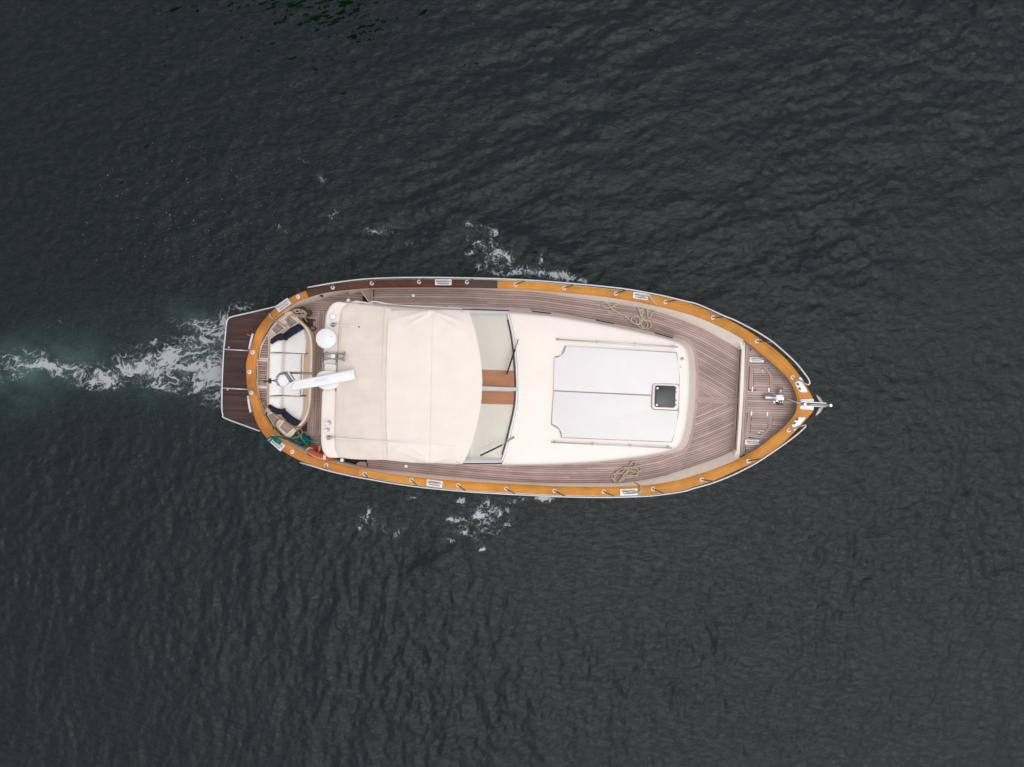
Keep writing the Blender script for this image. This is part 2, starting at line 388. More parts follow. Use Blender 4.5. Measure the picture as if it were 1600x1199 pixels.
# ------------------------------------------------------------------ foam: real sheets of froth, cut to shape
def foam_mat():
    m, n, b = newmat('white_froth'); L = n.links.new
    b.inputs['Base Color'].default_value = (.58, .60, .63, 1); b.inputs['Roughness'].default_value = .9; b.inputs['Specular IOR Level'].default_value = .1
    at = N(n, 'ShaderNodeAttribute', attribute_name='froth'); tr = N(n, 'ShaderNodeBsdfTransparent'); mx = N(n, 'ShaderNodeMixShader')
    L(at.outputs['Fac'], mx.inputs[0]); L(tr.outputs[0], mx.inputs[1]); L(b.outputs[0], mx.inputs[2])
    L(mx.outputs[0], n.nodes['Material Output'].inputs['Surface']); return m
M['foam'] = foam_mat()
def sheet(name, box4, step, field, mat, label, cat, thr=.04, lift=.006):
    x0, y0, x1, y1 = box4; k = HC / F
    xs = np.arange((x0 - 800) * k, (x1 - 800) * k, step); ys = np.arange((599.5 - y1) * k, (599.5 - y0) * k, step)
    X, Y = np.meshgrid(xs, ys); px = X / k + 800; py = 599.5 - Y / k
    D = np.clip(field(px, py, X, Y), 0, 1)
    nx = len(xs); i = (np.arange(len(ys) - 1)[:, None] * nx + np.arange(nx - 1)[None]).ravel()
    f = np.stack([i, i + 1, i + nx + 1, i + nx], 1); Df = D.ravel()
    f = f[Df[f].max(1) > thr]; used = np.unique(f); re = np.zeros(D.size, np.int64); re[used] = np.arange(len(used)); f = re[f]
    Z = water_h(X, Y) + lift + D * .012
    v = np.stack([X.ravel(), Y.ravel(), Z.ravel()], 1)[used]
    me = bpy.data.meshes.new(name); me.vertices.add(len(v)); me.vertices.foreach_set('co', v.ravel().astype(np.float32))
    me.loops.add(f.size); me.loops.foreach_set('vertex_index', f.ravel().astype(np.int32))
    me.polygons.add(len(f)); me.polygons.foreach_set('loop_start', np.arange(0, f.size, 4, dtype=np.int32)); me.update(calc_edges=True)
    at = me.attributes.new('froth', 'FLOAT', 'POINT'); at.data.foreach_set('value', Df[used].astype(np.float32))
    return tag(link(name, me, mat), label, cat, kind='stuff')

def froth(E, X, Y, sc=1., seed=0, stretch=1.6, mx=.85):
    """lacy froth: fine filaments and soft milk where the envelope E is strong"""
    wx = X + .20 * fbm(X * 1.6, Y * 1.6, 3, 101 + seed); wy = Y + .20 * fbm(X * 1.6 + 5, Y * 1.6, 3, 111 + seed)
    wx = wx + .05 * fbm(wx * 6, wy * 6, 2, 105 + seed); wy = wy + .05 * fbm(wx * 6 + 3, wy * 6, 2, 115 + seed)
    w1 = 1 - np.abs(fbm(wx * 2.0 * sc / stretch, wy * 2.0 * sc, 4, 121 + seed, .55)) * 4.2
    w2 = 1 - np.abs(fbm(wx * 5.0 * sc / stretch, wy * 5.0 * sc, 4, 131 + seed, .6)) * 4.0
    cl = fbm(wx * 2.4 / stretch, wy * 2.4, 5, 141 + seed, .62) + .5
    gr = fbm(X * 16, Y * 16, 3, 171 + seed, .7) * 1.2
    E = E * (.62 + .76 * cl) + .12 * gr * (E > .05)
    a = .62 * sst(1.0 - .62 * E, 1.18 - .35 * E, w1) + .5 * sst(1.02 - .55 * E, 1.2 - .3 * E, w2) + .30 * sst(.5, 1.3, E) + .34 * sst(.8, 1.35, E + .25 * w2)
    return np.clip(a * sst(.12, .6, E), 0, mx)
def warp(px, py, X, Y, seed, amp):
    return px + amp * fbm(X * .8, Y * .8, 3, 151 + seed), py + amp * .8 * fbm(X * .8 + 7, Y * .8, 3, 161 + seed)
def wake_f(px, py, X, Y):
    qx, qy = warp(px, py, X, Y, 0, 26)
    c = np.interp(qx, [0, 60, 150, 250, 350], [566, 566, 580, 574, 562]); h = np.interp(qx, [0, 60, 150, 250, 300, 350], [26, 26, 20, 34, 46, 62])
    base = np.exp(-(np.abs(qy - c) / h) ** 2.4) * np.interp(qx, [-40, 0, 60, 110, 160, 250, 350], [.56, .60, .62, .48, .60, .60, .76])
    bl = env(qx, qy, [(338, 602, 26, 24, .95, 0), (312, 614, 30, 12, .8, 25), (300, 582, 55, 12, .6, -5), (250, 563, 36, 16, .8, -25), (165, 592, 30, 13, .9, 8), (195, 577, 26, 12, .6, -15), (255, 604, 40, 6, .7, 8),
        (230, 534, 30, 5, .85, -10), (300, 532, 45, 6, .6, 5), (275, 500, 26, 16, .62, 35), (315, 512, 34, 14, .7, 25), (345, 495, 18, 18, .75, 0), (378, 480, 54, 11, .55, -12), (110, 567, 16, 6, .9, -10), (65, 575, 26, 5, .8, -25), (27, 557, 9, 4, .95, 0), (97, 512, 8, 26, .5, -20), (58, 610, 5, 16, .5, 35), (20, 590, 30, 8, .45, -30), (330, 636, 20, 10, .45, 0)])
    base = base + .16 * np.exp(-(np.abs(qy - c) / (h * 1.7)) ** 2) * np.interp(qx, [0, 200, 350], [.7, .9, 1.2])
    return .84 * froth(np.maximum(base, 0) * .75 + .55 * bl, X, Y, 1.15, 0, 1.6, .72)
def port_f(px, py, X, Y):
    qx, qy = warp(px, py, X, Y, 40, 12)
    e = env(qx, qy, [(875, 432, 36, 9, 1.1, 9), (832, 426, 28, 9, .95, 4), (910, 440, 14, 5, 1., 15), (841, 408, 4, 18, .75, 10), (800, 428, 30, 5, .8, 4), (778, 391, 16, 7, .95, 15), (738, 393, 11, 5, .85, -10), (793, 404, 5, 18, .8, -25), (768, 378, 3, 16, .7, -10), (747, 416, 7, 8, .75, 30),
        (772, 360, 7, 8, .75, 30), (735, 350, 10, 5, .7, 10), (760, 352, 12, 3, .55, 15), (778, 425, 26, 5, .8, 12), (750, 374, 10, 4, .6, -20), (735, 364, 4, 9, .6, 10), (770, 400, 40, 34, .5, 0), (590, 358, 34, 9, .44, 5), (520, 335, 16, 14, .44, 20), (505, 280, 10, 14, .42, -40), (300, 231, 10, 3, .42, 0), (440, 357, 18, 9, .42, 0), (640, 378, 30, 7, .38, 10), (470, 250, 30, 5, .36, 15)])
    return froth(e, X, Y, 1.5, 40, 1., .8)
def stbd_f(px, py, X, Y):
    qx, qy = warp(px, py, X, Y, 80, 12)
    e = env(qx, qy, [(850, 781, 20, 7, 1.1, 0), (822, 780, 12, 6, .7, 0), (757, 782, 9, 9, 1., 0), (747, 795, 4, 12, .8, 20), (742, 806, 11, 8, 1.15, -15), (712, 811, 18, 5, 1.0, -3), (722, 832, 9, 6, .9, 0), (750, 829, 9, 7, .8, 0), (774, 803, 9, 6, .95, -20), (790, 799, 6, 6, .9, 0), (719, 785, 6, 9, .75, 25),
        (577, 806, 5, 18, .9, 15), (566, 824, 12, 4, .75, -35), (800, 785, 26, 6, .5, 0), (705, 846, 14, 5, .7, 0), (790, 820, 10, 7, .7, 0), (645, 778, 14, 3, .6, -10), (750, 812, 54, 36, .54, -10), (618, 835, 24, 5, .5, -20), (750, 858, 16, 4, .6, -20), (580, 815, 44, 28, .42, 0)])
    return froth(e, X, Y, 1.5, 80, 1., .82)
sheet('wake_foam', (0, 440, 430, 670), .0095, wake_f, M['foam'], 'long trail of white churned foam behind the swim platform', 'foam', thr=.015)
sheet('bow_wave_foam', (280, 220, 930, 452), .0105, port_f, M['foam'], 'white froth breaking along the dark brown and orange upper rail', 'foam', thr=.015)
sheet('side_wave_foam', (500, 758, 900, 885), .0105, stbd_f, M['foam'], 'scattered white froth beside the lower orange rail amidships', 'foam', thr=.015)

def specks(name, box4, cnt, label, seed, rmin=.005, rmax=.014):
    rnd = random.Random(seed); v = []; f = []
    for _ in range(cnt):
        cx = rnd.gauss((box4[0] + box4[2]) / 2, (box4[2] - box4[0]) / 3.2); cy = rnd.gauss((box4[1] + box4[3]) / 2, (box4[3] - box4[1]) / 3.2)
        x, y, _z = P(cx, cy, 0); r = rnd.uniform(rmin, rmax) * rnd.uniform(.5, 1); z = float(water_h(np.array([x]), np.array([y]))[0]) + .008
        k = len(v); q = rnd.randint(5, 7)
        v.append((x, y, z + r * .6))
        for s in range(q):
            a = 2 * math.pi * s / q; rr = r * rnd.uniform(.6, 1.3); v.append((x + rr * math.cos(a), y + rr * math.sin(a), z))
        for s in range(q): f.append((k, k + 1 + s, k + 1 + (s + 1) % q))
    return tag(mesh(name, v, f, M['bub']), label, 'foam', kind='stuff')
M['bub'] = plain('bubble_froth', (.24, .27, .28), .8)
specks('foam_specks', (130, 250, 420, 420), 150, 'tiny scattered foam specks on the dark water left above the boat', 5)
specks('foam_specks', (1380, 20, 1590, 330), 26, 'few tiny pale flecks on the water at upper right', 6)

# wave facets with no sky reflection, painted in as thin dark green sheets
def dark_refl_f(px, py, X, Y):
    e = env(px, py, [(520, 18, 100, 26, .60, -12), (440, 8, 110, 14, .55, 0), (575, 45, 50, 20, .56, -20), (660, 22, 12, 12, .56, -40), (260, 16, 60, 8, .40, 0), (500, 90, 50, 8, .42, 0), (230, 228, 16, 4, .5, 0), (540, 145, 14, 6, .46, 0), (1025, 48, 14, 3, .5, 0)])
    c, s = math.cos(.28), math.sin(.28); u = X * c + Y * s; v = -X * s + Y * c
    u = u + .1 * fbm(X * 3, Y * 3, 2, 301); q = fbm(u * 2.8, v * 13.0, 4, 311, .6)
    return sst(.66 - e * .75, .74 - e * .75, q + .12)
m_, n_, b_ = newmat('dark_reflection_paint'); b_.inputs['Base Color'].default_value = (.0022, .0095, .0030, 1); b_.inputs['Roughness'].default_value = 1; b_.inputs['Specular IOR Level'].default_value = 0  # matt dark green stands in for water reflecting no sky
sheet('dark_reflection_streaks', (180, 0, 1180, 340), .014, dark_refl_f, m_, 'dark green streaks painted for missing sky reflection on the water at the upper left', 'weed', thr=.5)  # not weed: painted dark where the water reflects no sky

# ------------------------------------------------------------------ the boat: heights
def zcap(px): return float(np.interp(px, [340, 400, 600, 800, 1000, 1150, 1275], [1.18, 1.15, 1.05, 1.08, 1.22, 1.42, 1.58]))
def zdeck(px): return .70 + (px - 571) * .00055
ZB = 1.28                                   # raised bow deck
ZC = .50                                    # cockpit sole
boat = empty('motor_yacht', P(800, 604, 0), 'cream motor yacht with orange varnished rail cutting through dark water', 'boat')
ROT = math.radians(-3.5)

out_u = [(384.3, 576), (384.8, 566), (389.4, 549), (395.7, 531), (401.5, 515), (413, 499), (428, 483.5), (449, 468), (471, 456.8), (509, 447), (550, 440.8), (593, 437.5), (644, 436.2), (712, 436.6), (778, 438.2), (830, 441), (867, 444), (935, 450.4), (986, 456), (1036, 464.8), (1070, 472.6), (1091, 479.4), (1131, 496.6), (1164, 514), (1196, 535), (1212.5, 547), (1229, 562), (1245, 581), (1258, 600), (1266, 614), (1271, 625), (1272.5, 633)]
in_u = [(399.6, 585), (399.9, 576), (402.5, 556), (407.6, 536), (415.6, 518), (426.6, 501), (441, 488), (464.7, 472.6), (480.5, 466), (504, 459), (536, 454), (580, 450.6), (644, 449.5), (712, 449.8), (778, 451), (830, 453.2), (867, 456.3), (935, 463), (986, 470.5), (1036, 480.8), (1070, 489.6), (1091, 496.4), (1131, 514), (1164, 533), (1196, 559), (1212.5, 573), (1229, 590), (1240, 607), (1244.5, 620), (1245.5, 630)]
out_l = [(384.3, 576), (384.8, 590), (385.8, 603), (390, 622), (395.5, 646), (403, 665), (412, 679), (425, 693.6), (441, 704.8), (465, 718), (488, 727), (520, 736), (552, 742.5), (580, 747), (610, 752.6), (661, 759.4), (729, 766.2), (779, 769.2), (830, 771.8), (867, 773.6), (935, 775), (1002, 773.8), (1036, 770.6), (1070, 765), (1082, 761), (1115, 751), (1147, 737), (1180, 722), (1196, 712), (1212.5, 701), (1229, 687.7), (1245, 671.5), (1256, 660), (1266, 648.5), (1271, 642), (1272.5, 633)]
in_l = [(399.6, 585), (401, 603), (406, 628.6), (412, 646), (422, 663.5), (433, 679), (449, 692), (469.4, 704.8), (488.4, 714), (512, 721), (536, 726.5), (580, 735.6), (610, 741), (661, 746.8), (729, 752.7), (779, 755.6), (830, 757.8), (867, 760), (935, 761), (969, 760.5), (1002, 759.3), (1036, 755), (1070, 748), (1082, 744), (1115, 733.4), (1154, 717), (1188, 697.5), (1204, 684.5), (1220, 671.5), (1237, 653.6), (1243.4, 642), (1245.5, 630)]
NS = 240
OU, IU, OL, IL = (cr(q, NS) for q in (out_u, in_u, out_l, in_l))
def p3(q, zf, dz=0.): return [P(a[0], a[1], zf(a[0]) + dz) for a in q]
def cut(A, B, x0, x1):
    """pieces of outer A between pixel columns, with the inner curve matched by nearest point"""
    k = [i for i in range(len(A)) if x0 <= A[i][0] <= x1]
    a = A[k[0]:k[-1] + 1]
    return a
def match(a, B):
    r = []
    for q in a:
        j = int(np.argmin(np.hypot(B[:, 0] - q[0], B[:, 1] - q[1]))); r.append(j)
    r = np.maximum.accumulate(np.array(r)).astype(float)
    ker = np.ones(9) / 9; rs = np.convolve(np.pad(r, 4, mode='edge'), ker, 'valid')
    return np.stack([np.interp(rs, np.arange(len(B)), B[:, c]) for c in (0, 1)], 1)
MU, ML = match(OU, IU), match(OL, IL)
MU[0] = ML[0] = (399.7, 580); MU[-1] = ML[-1] = IU[-1]
def cap_piece(A, B, i0, i1, mat, label=None):
    a, c = A[i0:i1 + 1], B[i0:i1 + 1]
    rows = []
    for t, dz in ((0, -.07), (0, -.012), (.06, 0), (.35, .004), (.65, .004), (.94, 0), (1, -.012), (1, -.07)):
        q = a + (c - a) * t; rows.append(p3(q, zcap, dz))
    o = loft('rail_plank', rows, mat, boat, smooth=True, capends=True)
    o.data.set_sharp_from_angle(angle=math.radians(50))
    if label: o['label'] = label
def ix(A, x): return int(np.argmin(np.abs(A[:, 0] - x) + 1e3 * (np.arange(len(A)) < 2)))
def caps(A, B, cuts):
    idx = [0] + [ix(A, x) for x, _, _ in cuts[:-1]] + [len(A) - 1]
    for k, (x, mt, lb) in enumerate(cuts): cap_piece(A, B, idx[k], idx[k + 1], mt, lb)
caps(OU, MU, [(402, M['varn2'], None), (478, M['varn2'], None), (560, M['mahog'], 'dark reddish brown rail plank'), (728, M['mahog'], 'dark reddish brown rail plank'), (778, M['greyed'], 'bare grey-brown rail plank'), (930, M['varn'], None), (1092, M['varn'], None), (1400, M['varn'], None)])
caps(OL, ML, [(397, M['varn2'], None), (414, M['varn2'], None), (560, M['varn2'], None), (754, M['varn'], None), (930, M['varn'], None), (1092, M['varn'], None), (1400, M['varn'], None)])

# hull, bulwark
cB = Vector(P(830, 603, 0))
def hullrow(A, k, z, dout=0.):
    r = []
    for i, q in enumerate(A):
        x, y, zz = P(q[0], q[1], zcap(q[0])); dx, dy = x - cB.x, y - cB.y
        l = math.hypot(dx, dy); s = k + dout / l; r.append((cB.x + dx * s, cB.y + dy * s, zz + z if z > -.9 else z + 1))
    return r
ring = np.vstack([OU, OL[::-1][1:-1]])
rows = [hullrow(ring, 1, -.075, -.02), hullrow(ring, 1, -.075, .022), hullrow(ring, 1, -.13, .022), hullrow(ring, 1, -.14, .0), hullrow(ring, .985, -.5), hullrow(ring, .955, -.95)]
rows.append([(x, y, -.15) for x, y, z in hullrow(ring, .93, -.5)]); rows.append([(x, y, -.6) for x, y, z in hullrow(ring, .8, -.5)])
rows[5] = [(x, y, .25) for x, y, z in rows[5]]
loft('hull', rows, M['hull'], boat, closed=True, cap=True)

# deck edges (teak boundary) and bulwark faces
de_u = [(545, 461.5), (582, 453.2), (644, 451.9), (712, 452.3), (778, 455.2), (830, 457.3), (867, 462), (935, 471.5), (969, 476), (1002, 482), (1036, 491), (1050, 496), (1070, 503), (1099, 515.5), (1131, 533), (1155, 547)]
de_l = [(545, 724), (572, 730.5), (627, 736), (695, 743), (762, 749), (830, 753.4), (901, 754.5), (969, 753.2), (1002, 750), (1036, 743.4), (1050, 739), (1082, 728.4), (1115, 717), (1150, 702)]
DU, DL = cr(de_u, step=2), cr(de_l, step=2)
def bulwark(D, I):
    a = match(D, I) if True else None
    rows = [p3(a, zcap, -.05), p3(a * .6 + D * .4, lambda x: zcap(x) * .55 + zdeck(x) * .45), p3(D, zdeck, -.02)]
    loft('bulwark', rows, M['gel2'], boat)
bulwark(DU, IU); bulwark(DL, IL)

# side decks: caulked base and teak planks following the hull
cab_base = [(545, 468), (582, 470.5), (640, 475.5), (700, 478.5), (735, 479.5), (795, 481), (867, 488), (935, 500.5), (1002, 514.5), (1053, 527), (1070, 531), (1081, 541), (1086.5, 563), (1088, 588), (1087.4, 613), (1085, 640), (1081, 671), (1074, 696), (1067, 705), (1050, 709), (1002, 716.5), (935, 724), (867, 727.5), (800, 728), (727, 726.5), (640, 723), (570, 718), (545, 716)]
step_l = [(1157, 545), (1154.5, 600), (1152, 650), (1149, 703)]          # foredeck's forward edge
king = lambda x: 624.6 + (x - 1086) * .032
deck_poly = [tuple(q) for q in DU if q[0] >= 581] + [(1154.5, 600), (1152, 650)] + [tuple(q) for q in DL[::-1] if q[0] >= 571]
deck = prism('deck', deck_poly, .3, .8, M['caulk'], boat, smooth=False, zf=lambda x, y: zdeck(x) - .012)
cabp = [(x - (4 if x > 1060 else 0), 604 + (y - 604) * .95) for x, y in cab_base]
PITCH = 3.42
def run_planks(D, side):
    D = np.array(D); tail = D[-1] + (D[-1] - D[-4]) / 3 * np.arange(1, 60)[:, None] * 1.0
    C = np.vstack([D, tail]); k = 0
    for k in range(0, 34):
        d = (k + .5) * PITCH
        A = offs(C, side * (d - PITCH * .5 + .26)); B = offs(C, side * (d + PITCH * .5 - .26)); Cc = (A + B) / 2
        ok = []
        for q in Cc:
            x, y = q; good = 583 < x if side > 0 else 573 < x
            good = good and x < np.interp(y, [545, 703], [1154, 1146.5]) and not inside(cabp, x, y)
            if side > 0: good = good and (y < king(x) - 3 if x > 1080 else y < 560)
            else: good = good and (y > king(x) + 3 if x > 1080 else y > 680)
            ok.append(good)
        runs = []; s = None
        for i, g_ in enumerate(ok + [False]):
            if g_ and s is None: s = i
            if not g_ and s is not None:
                if i - s > 3: runs.append((s, i - 1))
                s = None
        for s, e in runs:
            cuts = [s]; L_ = random.randint(70, 130) if e - s > 130 else 999
            while cuts[-1] + L_ < e - 40: cuts.append(cuts[-1] + L_); L_ = random.randint(80, 130)
            cuts.append(e)
            for c0, c1 in zip(cuts[:-1], cuts[1:]):
                if c1 - c0 < 2: continue
                idx = list(range(c0, c1, 4)) + [c1]
                if len(idx) > 2 and idx[-1] == idx[-2]: idx.pop()
                strip('deck_plank', [P(*A[i], zdeck(A[i][0])) for i in idx], [P(*B[i], zdeck(B[i][0])) for i in idx], .02, M['teak'], deck)
run_planks(DU, 1); run_planks(DL, -1)
def board(name, a, b, wpx, z, mat, parent, th=.02, n=2):
    """straight board between two pixel points, width in pixels, top at z (number or function of x)"""
    a = np.array(a, float); b = np.array(b, float); t = (b - a) / np.linalg.norm(b - a); nn = np.array((-t[1], t[0])) * wpx / 2
    q = [a + (b - a) * s for s in np.linspace(0, 1, n)]; zf = z if callable(z) else (lambda x: z)
    return strip(name, [P(*(p + nn), zf(p[0])) for p in q], [P(*(p - nn), zf(p[0])) for p in q], th, mat, parent)
board('king_plank', (1087, 624.8), (1153, 627.2), 9.5, lambda x: zdeck(x) + .004, M['teakm'], deck)
for a_, b_2 in zip(step_l[:-1], step_l[1:]): board('margin_board', (a_[0] - 2.6, a_[1]), (b_2[0] - 2.6, b_2[1]), 3.4, lambda x: zdeck(x) + .003, M['teakm'], deck)
# margin boards round the front of the cabin
cf = cr([(1053, 526), (1070, 530), (1081, 540), (1087, 563), (1088.8, 588), (1088.2, 613), (1085.8, 640), (1081.6, 671), (1074.8, 696), (1067.5, 706), (1050, 710)], 40)
A, B = offs(cf, 1.8), offs(cf, -3.2)
for i0 in range(0, 39, 13): strip('margin_board', [P(*q, zdeck(q[0]) + .004) for q in A[i0:i0 + 14]], [P(*q, zdeck(q[0]) + .004) for q in B[i0:i0 + 14]], .02, M['teakm'], deck)
# cream riser up to the bow deck
loft('step_riser', [p3(cr([(1157, 544), (1154.5, 600), (1152, 650), (1148.5, 704)], 12), lambda x: zdeck(x) - .03), p3(cr([(1159.5, 541), (1157, 600), (1154.8, 650), (1151, 712)], 12), lambda x: ZB - .015), p3(cr([(1164.6, 533), (1162.5, 600), (1159.8, 650), (1155.5, 718)], 12), lambda x: ZB)], M['gel'], boat, smooth=False)

for pl in ([(1154, 528), (1166, 534), (1165, 542), (1158.6, 546), (1157.4, 541)], [(1151.4, 704), (1157, 703), (1157, 717), (1147, 720), (1149, 708)]): prism('bulwark_end', pl, .8, ZB - .022, M['gel2'], boat, smooth=False)
# bow deck
Iu = [tuple(q) for q in IU if q[0] >= 1164]; Il = [tuple(q) for q in IL[::-1] if q[0] >= 1155]
bd_poly = [(1164.6, 533)] + [(x - 0, y) for x, y in Iu] + Il + [(1159.8, 650), (1162.5, 600)]
bow_deck = prism('bow_deck', bd_poly, .9, ZB, M['caulk'], boat, smooth=False)
rimw = []
for Ie, sg in ((IU, 1), (IL, -1)):
    q = np.array([p for p in Ie if p[0] >= (1170 if sg > 0 else 1162)]); q = resample(q, 24)
    for i0 in (0, 12):
        seg_ = q[i0:i0 + 13] if i0 else q[:13]
        strip('margin_board', [P(*p, ZB + .012) for p in offs(seg_, sg * .3)], [P(*p, ZB + .012) for p in offs(seg_, sg * 3.6)], .02, M['teakm'], bow_deck)
board('margin_board', (1167.6, 534), (1159, 713), 3.4, ZB + .011, M['teakm'], bow_deck); board('margin_board', (1171, 536), (1162.6, 711), 2.8, ZB + .011, M['teakm'], bow_deck)
hatch_u = [(1171.6, 571), (1196.5, 572.3), (1207.8, 588), (1208, 609), (1170.4, 609)]
hatch_l = [(1168.4, 645), (1206.6, 646), (1206, 670), (1189.5, 686), (1164.8, 682.5)]
inner = offs_closed([p for p in bd_poly], 0)
def hplanks(x0, y0, y1, poly, holes, z, mat, parent, pitch=3.55, slope=.03, name='deck_plank', th=.02, gap=.26):
    y = y0
    while y < y1:
        runs = []; s = None; xs = np.arange(x0, 1260 if x0 > 1000 else x0 + 400, 1.)
        for x in list(xs) + [None]:
            g_ = False
            if x is not None:
                yy = y + (x - x0) * slope; g_ = inside(poly, x, yy) and not any(inside(h, x, yy) for h in holes)
            if g_ and s is None: s = x
            if not g_ and s is not None:
                e = x - 1 if x is not None else xs[-1]
                if e - s > 1.5: runs.append((s, e))
                s = None
        for s, e in runs:
            q0 = (s - .4, y + (s - x0) * slope); q1 = (e + .4, y + (e - x0) * slope)
            board(name, q0, q1, pitch - 2 * gap, z, mat, parent, th=th)
        y += pitch
hplanks(1166, 534, 718, [(1172.6, 537)] + [(x - 3.4, y + 1) for x, y in Iu] + [(x - 3.0, y - 1) for x, y in Il] + [(1163.5, 711)], [hatch_u, hatch_l], ZB + .006, M['teak'], bow_deck)
for hp, nm, sg in ((hatch_u, 'upper', 1), (hatch_l, 'lower', -1)):
    lid = prism('locker_lid', hp, ZB - .01, ZB + .004, M['caulk'], boat, smooth=False)
    hq = np.array(hp)
    ctr = hq.mean(0); ins = ctr + (hq - ctr) * .70; mid = ctr + (hq - ctr) * .83
    for i in range(5):
        a, c = ins[i], ins[(i + 1) % 5]; a2, c2 = mid[i], mid[(i + 1) % 5]; a3, c3 = hq[i], hq[(i + 1) % 5]
        for (p, q, r_, s_) in ((a * .97 + a2 * .03, c * .97 + c2 * .03, c2 * .96 + c * .04, a2 * .96 + a * .04), (a2 + (a3 - a2) * .06, c2 + (c3 - c2) * .06, c2 + (c3 - c2) * .93, a2 + (a3 - a2) * .93)):
            strip('lid_frame', [P(*p, ZB + .014), P(*q, ZB + .014)], [P(*s_, ZB + .014), P(*r_, ZB + .014)], .014, M['teakm'], lid)
    hplanks(1164, ins[:, 1].min() + 1, ins[:, 1].max(), [tuple(p) for p in ctr + (hq - ctr) * .675], [], ZB + .012, M['teak'], lid, pitch=3.4, name='lid_plank', slope=.03)
    for hx, hy in (((1175.6, 608), (1201.3, 609.4)) if sg > 0 else ((1174, 646), (1199, 647))):
        h_ = box('hinge', P(hx, hy, ZB + .022), .028, .085, .012, M['steelw'], lid, ROT)
    rx, ry = (1191.6, 578.6) if sg > 0 else (1185.7, 676)
    lathe('ring_pull', [(.034, 0), (.034, .006), (.026, .008), (.022, .003), (.012, .004), (.0, .005)], P(rx, ry, ZB + .014), M['dsteel'], lid, 18)

# ------------------------------------------------------------------ coachroof
ZR = 2.0
roof_o = [(700, 486), (735, 486.3), (795, 487.5), (867, 494), (935, 505.5), (1002, 519.5), (1045, 530), (1064, 536.5), (1073, 546), (1076.6, 563), (1077.6, 588), (1077, 613), (1075, 640), (1071, 668), (1065.5, 688), (1058, 699), (1045, 705.5), (1002, 714), (935, 722), (867, 725.8), (800, 726.8), (727, 725.3), (700, 724.5)]
base_o = [(700, 478.5), (735, 479.5), (795, 481), (867, 488), (935, 500.5), (1002, 514.5), (1051, 526.5), (1070, 531), (1081, 541), (1086.5, 563), (1088, 588), (1087.4, 613), (1085, 640), (1081, 671), (1075, 694), (1067, 704), (1050, 709), (1002, 716.5), (935, 724), (867, 727.8), (800, 728.5), (727, 727), (700, 726)]
RO, BO = cr(roof_o, 160), np.stack([np.interp(np.linspace(0, len(base_o) - 1, 160), np.arange(len(base_o)), np.array(base_o)[:, c]) for c in (0, 1)], 1)
RO = np.stack([np.interp(np.linspace(0, len(roof_o) - 1, 160), np.arange(len(roof_o)), np.array(roof_o)[:, c]) for c in (0, 1)], 1)
def smooth_pl(a, k=2):
    for _ in range(k): a[1:-1] = (a[:-2] + 2 * a[1:-1] + a[2:]) / 4
    return a
RO, BO = smooth_pl(RO, 6), smooth_pl(BO, 6)
ctr = np.array((870, 607))
rows = [p3(BO, zdeck, -.03), [P(*(q * .86 + r_ * .14), ZR - .16) for q, r_ in zip(RO, BO)], [P(*(q), ZR - .07) for q in RO]]
for ins_, dz in ((1.2, -.03), (3.2, -.008), (6, 0)): rows.append([P(*q, ZR + dz) for q in offs(RO, ins_)])
r6 = offs(RO, 6)
for s, dz in ((.7, .02), (.4, .035), (.0, .04)): rows.append([P(q[0] if q[0] < ctr[0] else ctr[0] + (q[0] - ctr[0]) * (1 - (1 - s) * .8), ctr[1] + (q[1] - ctr[1]) * s, ZR + dz) for q in r6])
loft('coachroof', rows, M['gel'], boat)
for (x0, y0, x1, y1) in ((831, 486.6, 861, 490), (931, 500.4, 960, 506.2), (1023, 520.4, 1051, 528.4)):
    A_ = Vector(P(x0, y0, ZR - .30)); B_ = Vector(P(x1, y1, ZR - .28)); up = Vector((0, -.006, .035)); of = Vector((0, .014, 0))
    v = [A_ + of, B_ + of, B_ + of + up, A_ + of + up]; v += [q + Vector((0, -.022, -.01)) for q in v]
    fixn(mesh('cabin_window', v, [(0, 1, 2, 3), (4, 5, 6, 7), (0, 1, 5, 4), (1, 2, 6, 5), (2, 3, 7, 6), (3, 0, 4, 7)], M['smoke'], boat))

# sun pads (loose cushions), hatch between them
pad_u = [(866.2, 559), (871, 558.8), (876.5, 556.3), (881, 551), (883.6, 545), (884.6, 541), (950, 544.8), (1056, 551.6), (1059.5, 567), (1061, 582), (1061.6, 600), (1022, 599.4), (1018.6, 602.5), (1017.6, 617), (940, 613.5), (865, 610)]
pad_l = [(865, 611.6), (940, 615.2), (1017.4, 618.8), (1016.9, 636), (1019.5, 639.5), (1023, 640.6), (1060, 642), (1057.5, 660), (1053.4, 678), (1049, 690.6), (960, 687), (878, 683.4), (877, 676), (873.5, 669.5), (868, 665), (862, 662.4), (863.4, 637)]
tag(prism('sun_pad', pad_u, ZR + .005, ZR + .085, M['pad'], None, bev=.012), 'white flat sun pad on the foredeck roof, above the centre split line', 'cushion', 'white sun pads on the roof')
tag(prism('sun_pad', pad_l, ZR + .005, ZR + .085, M['pad'], None, bev=.012), 'white flat sun pad on the foredeck roof, below the centre split line', 'cushion', 'white sun pads on the roof')
prism('pad_border', offs_closed([(866, 557), (876.5, 555), (882.5, 540), (1058, 550), (1063, 590), (1062, 645), (1050.6, 692.5), (877, 685.4), (873, 672), (860, 664), (863, 620)], .9), ZR, ZR + .046, M['trim'], boat, bev=.003)
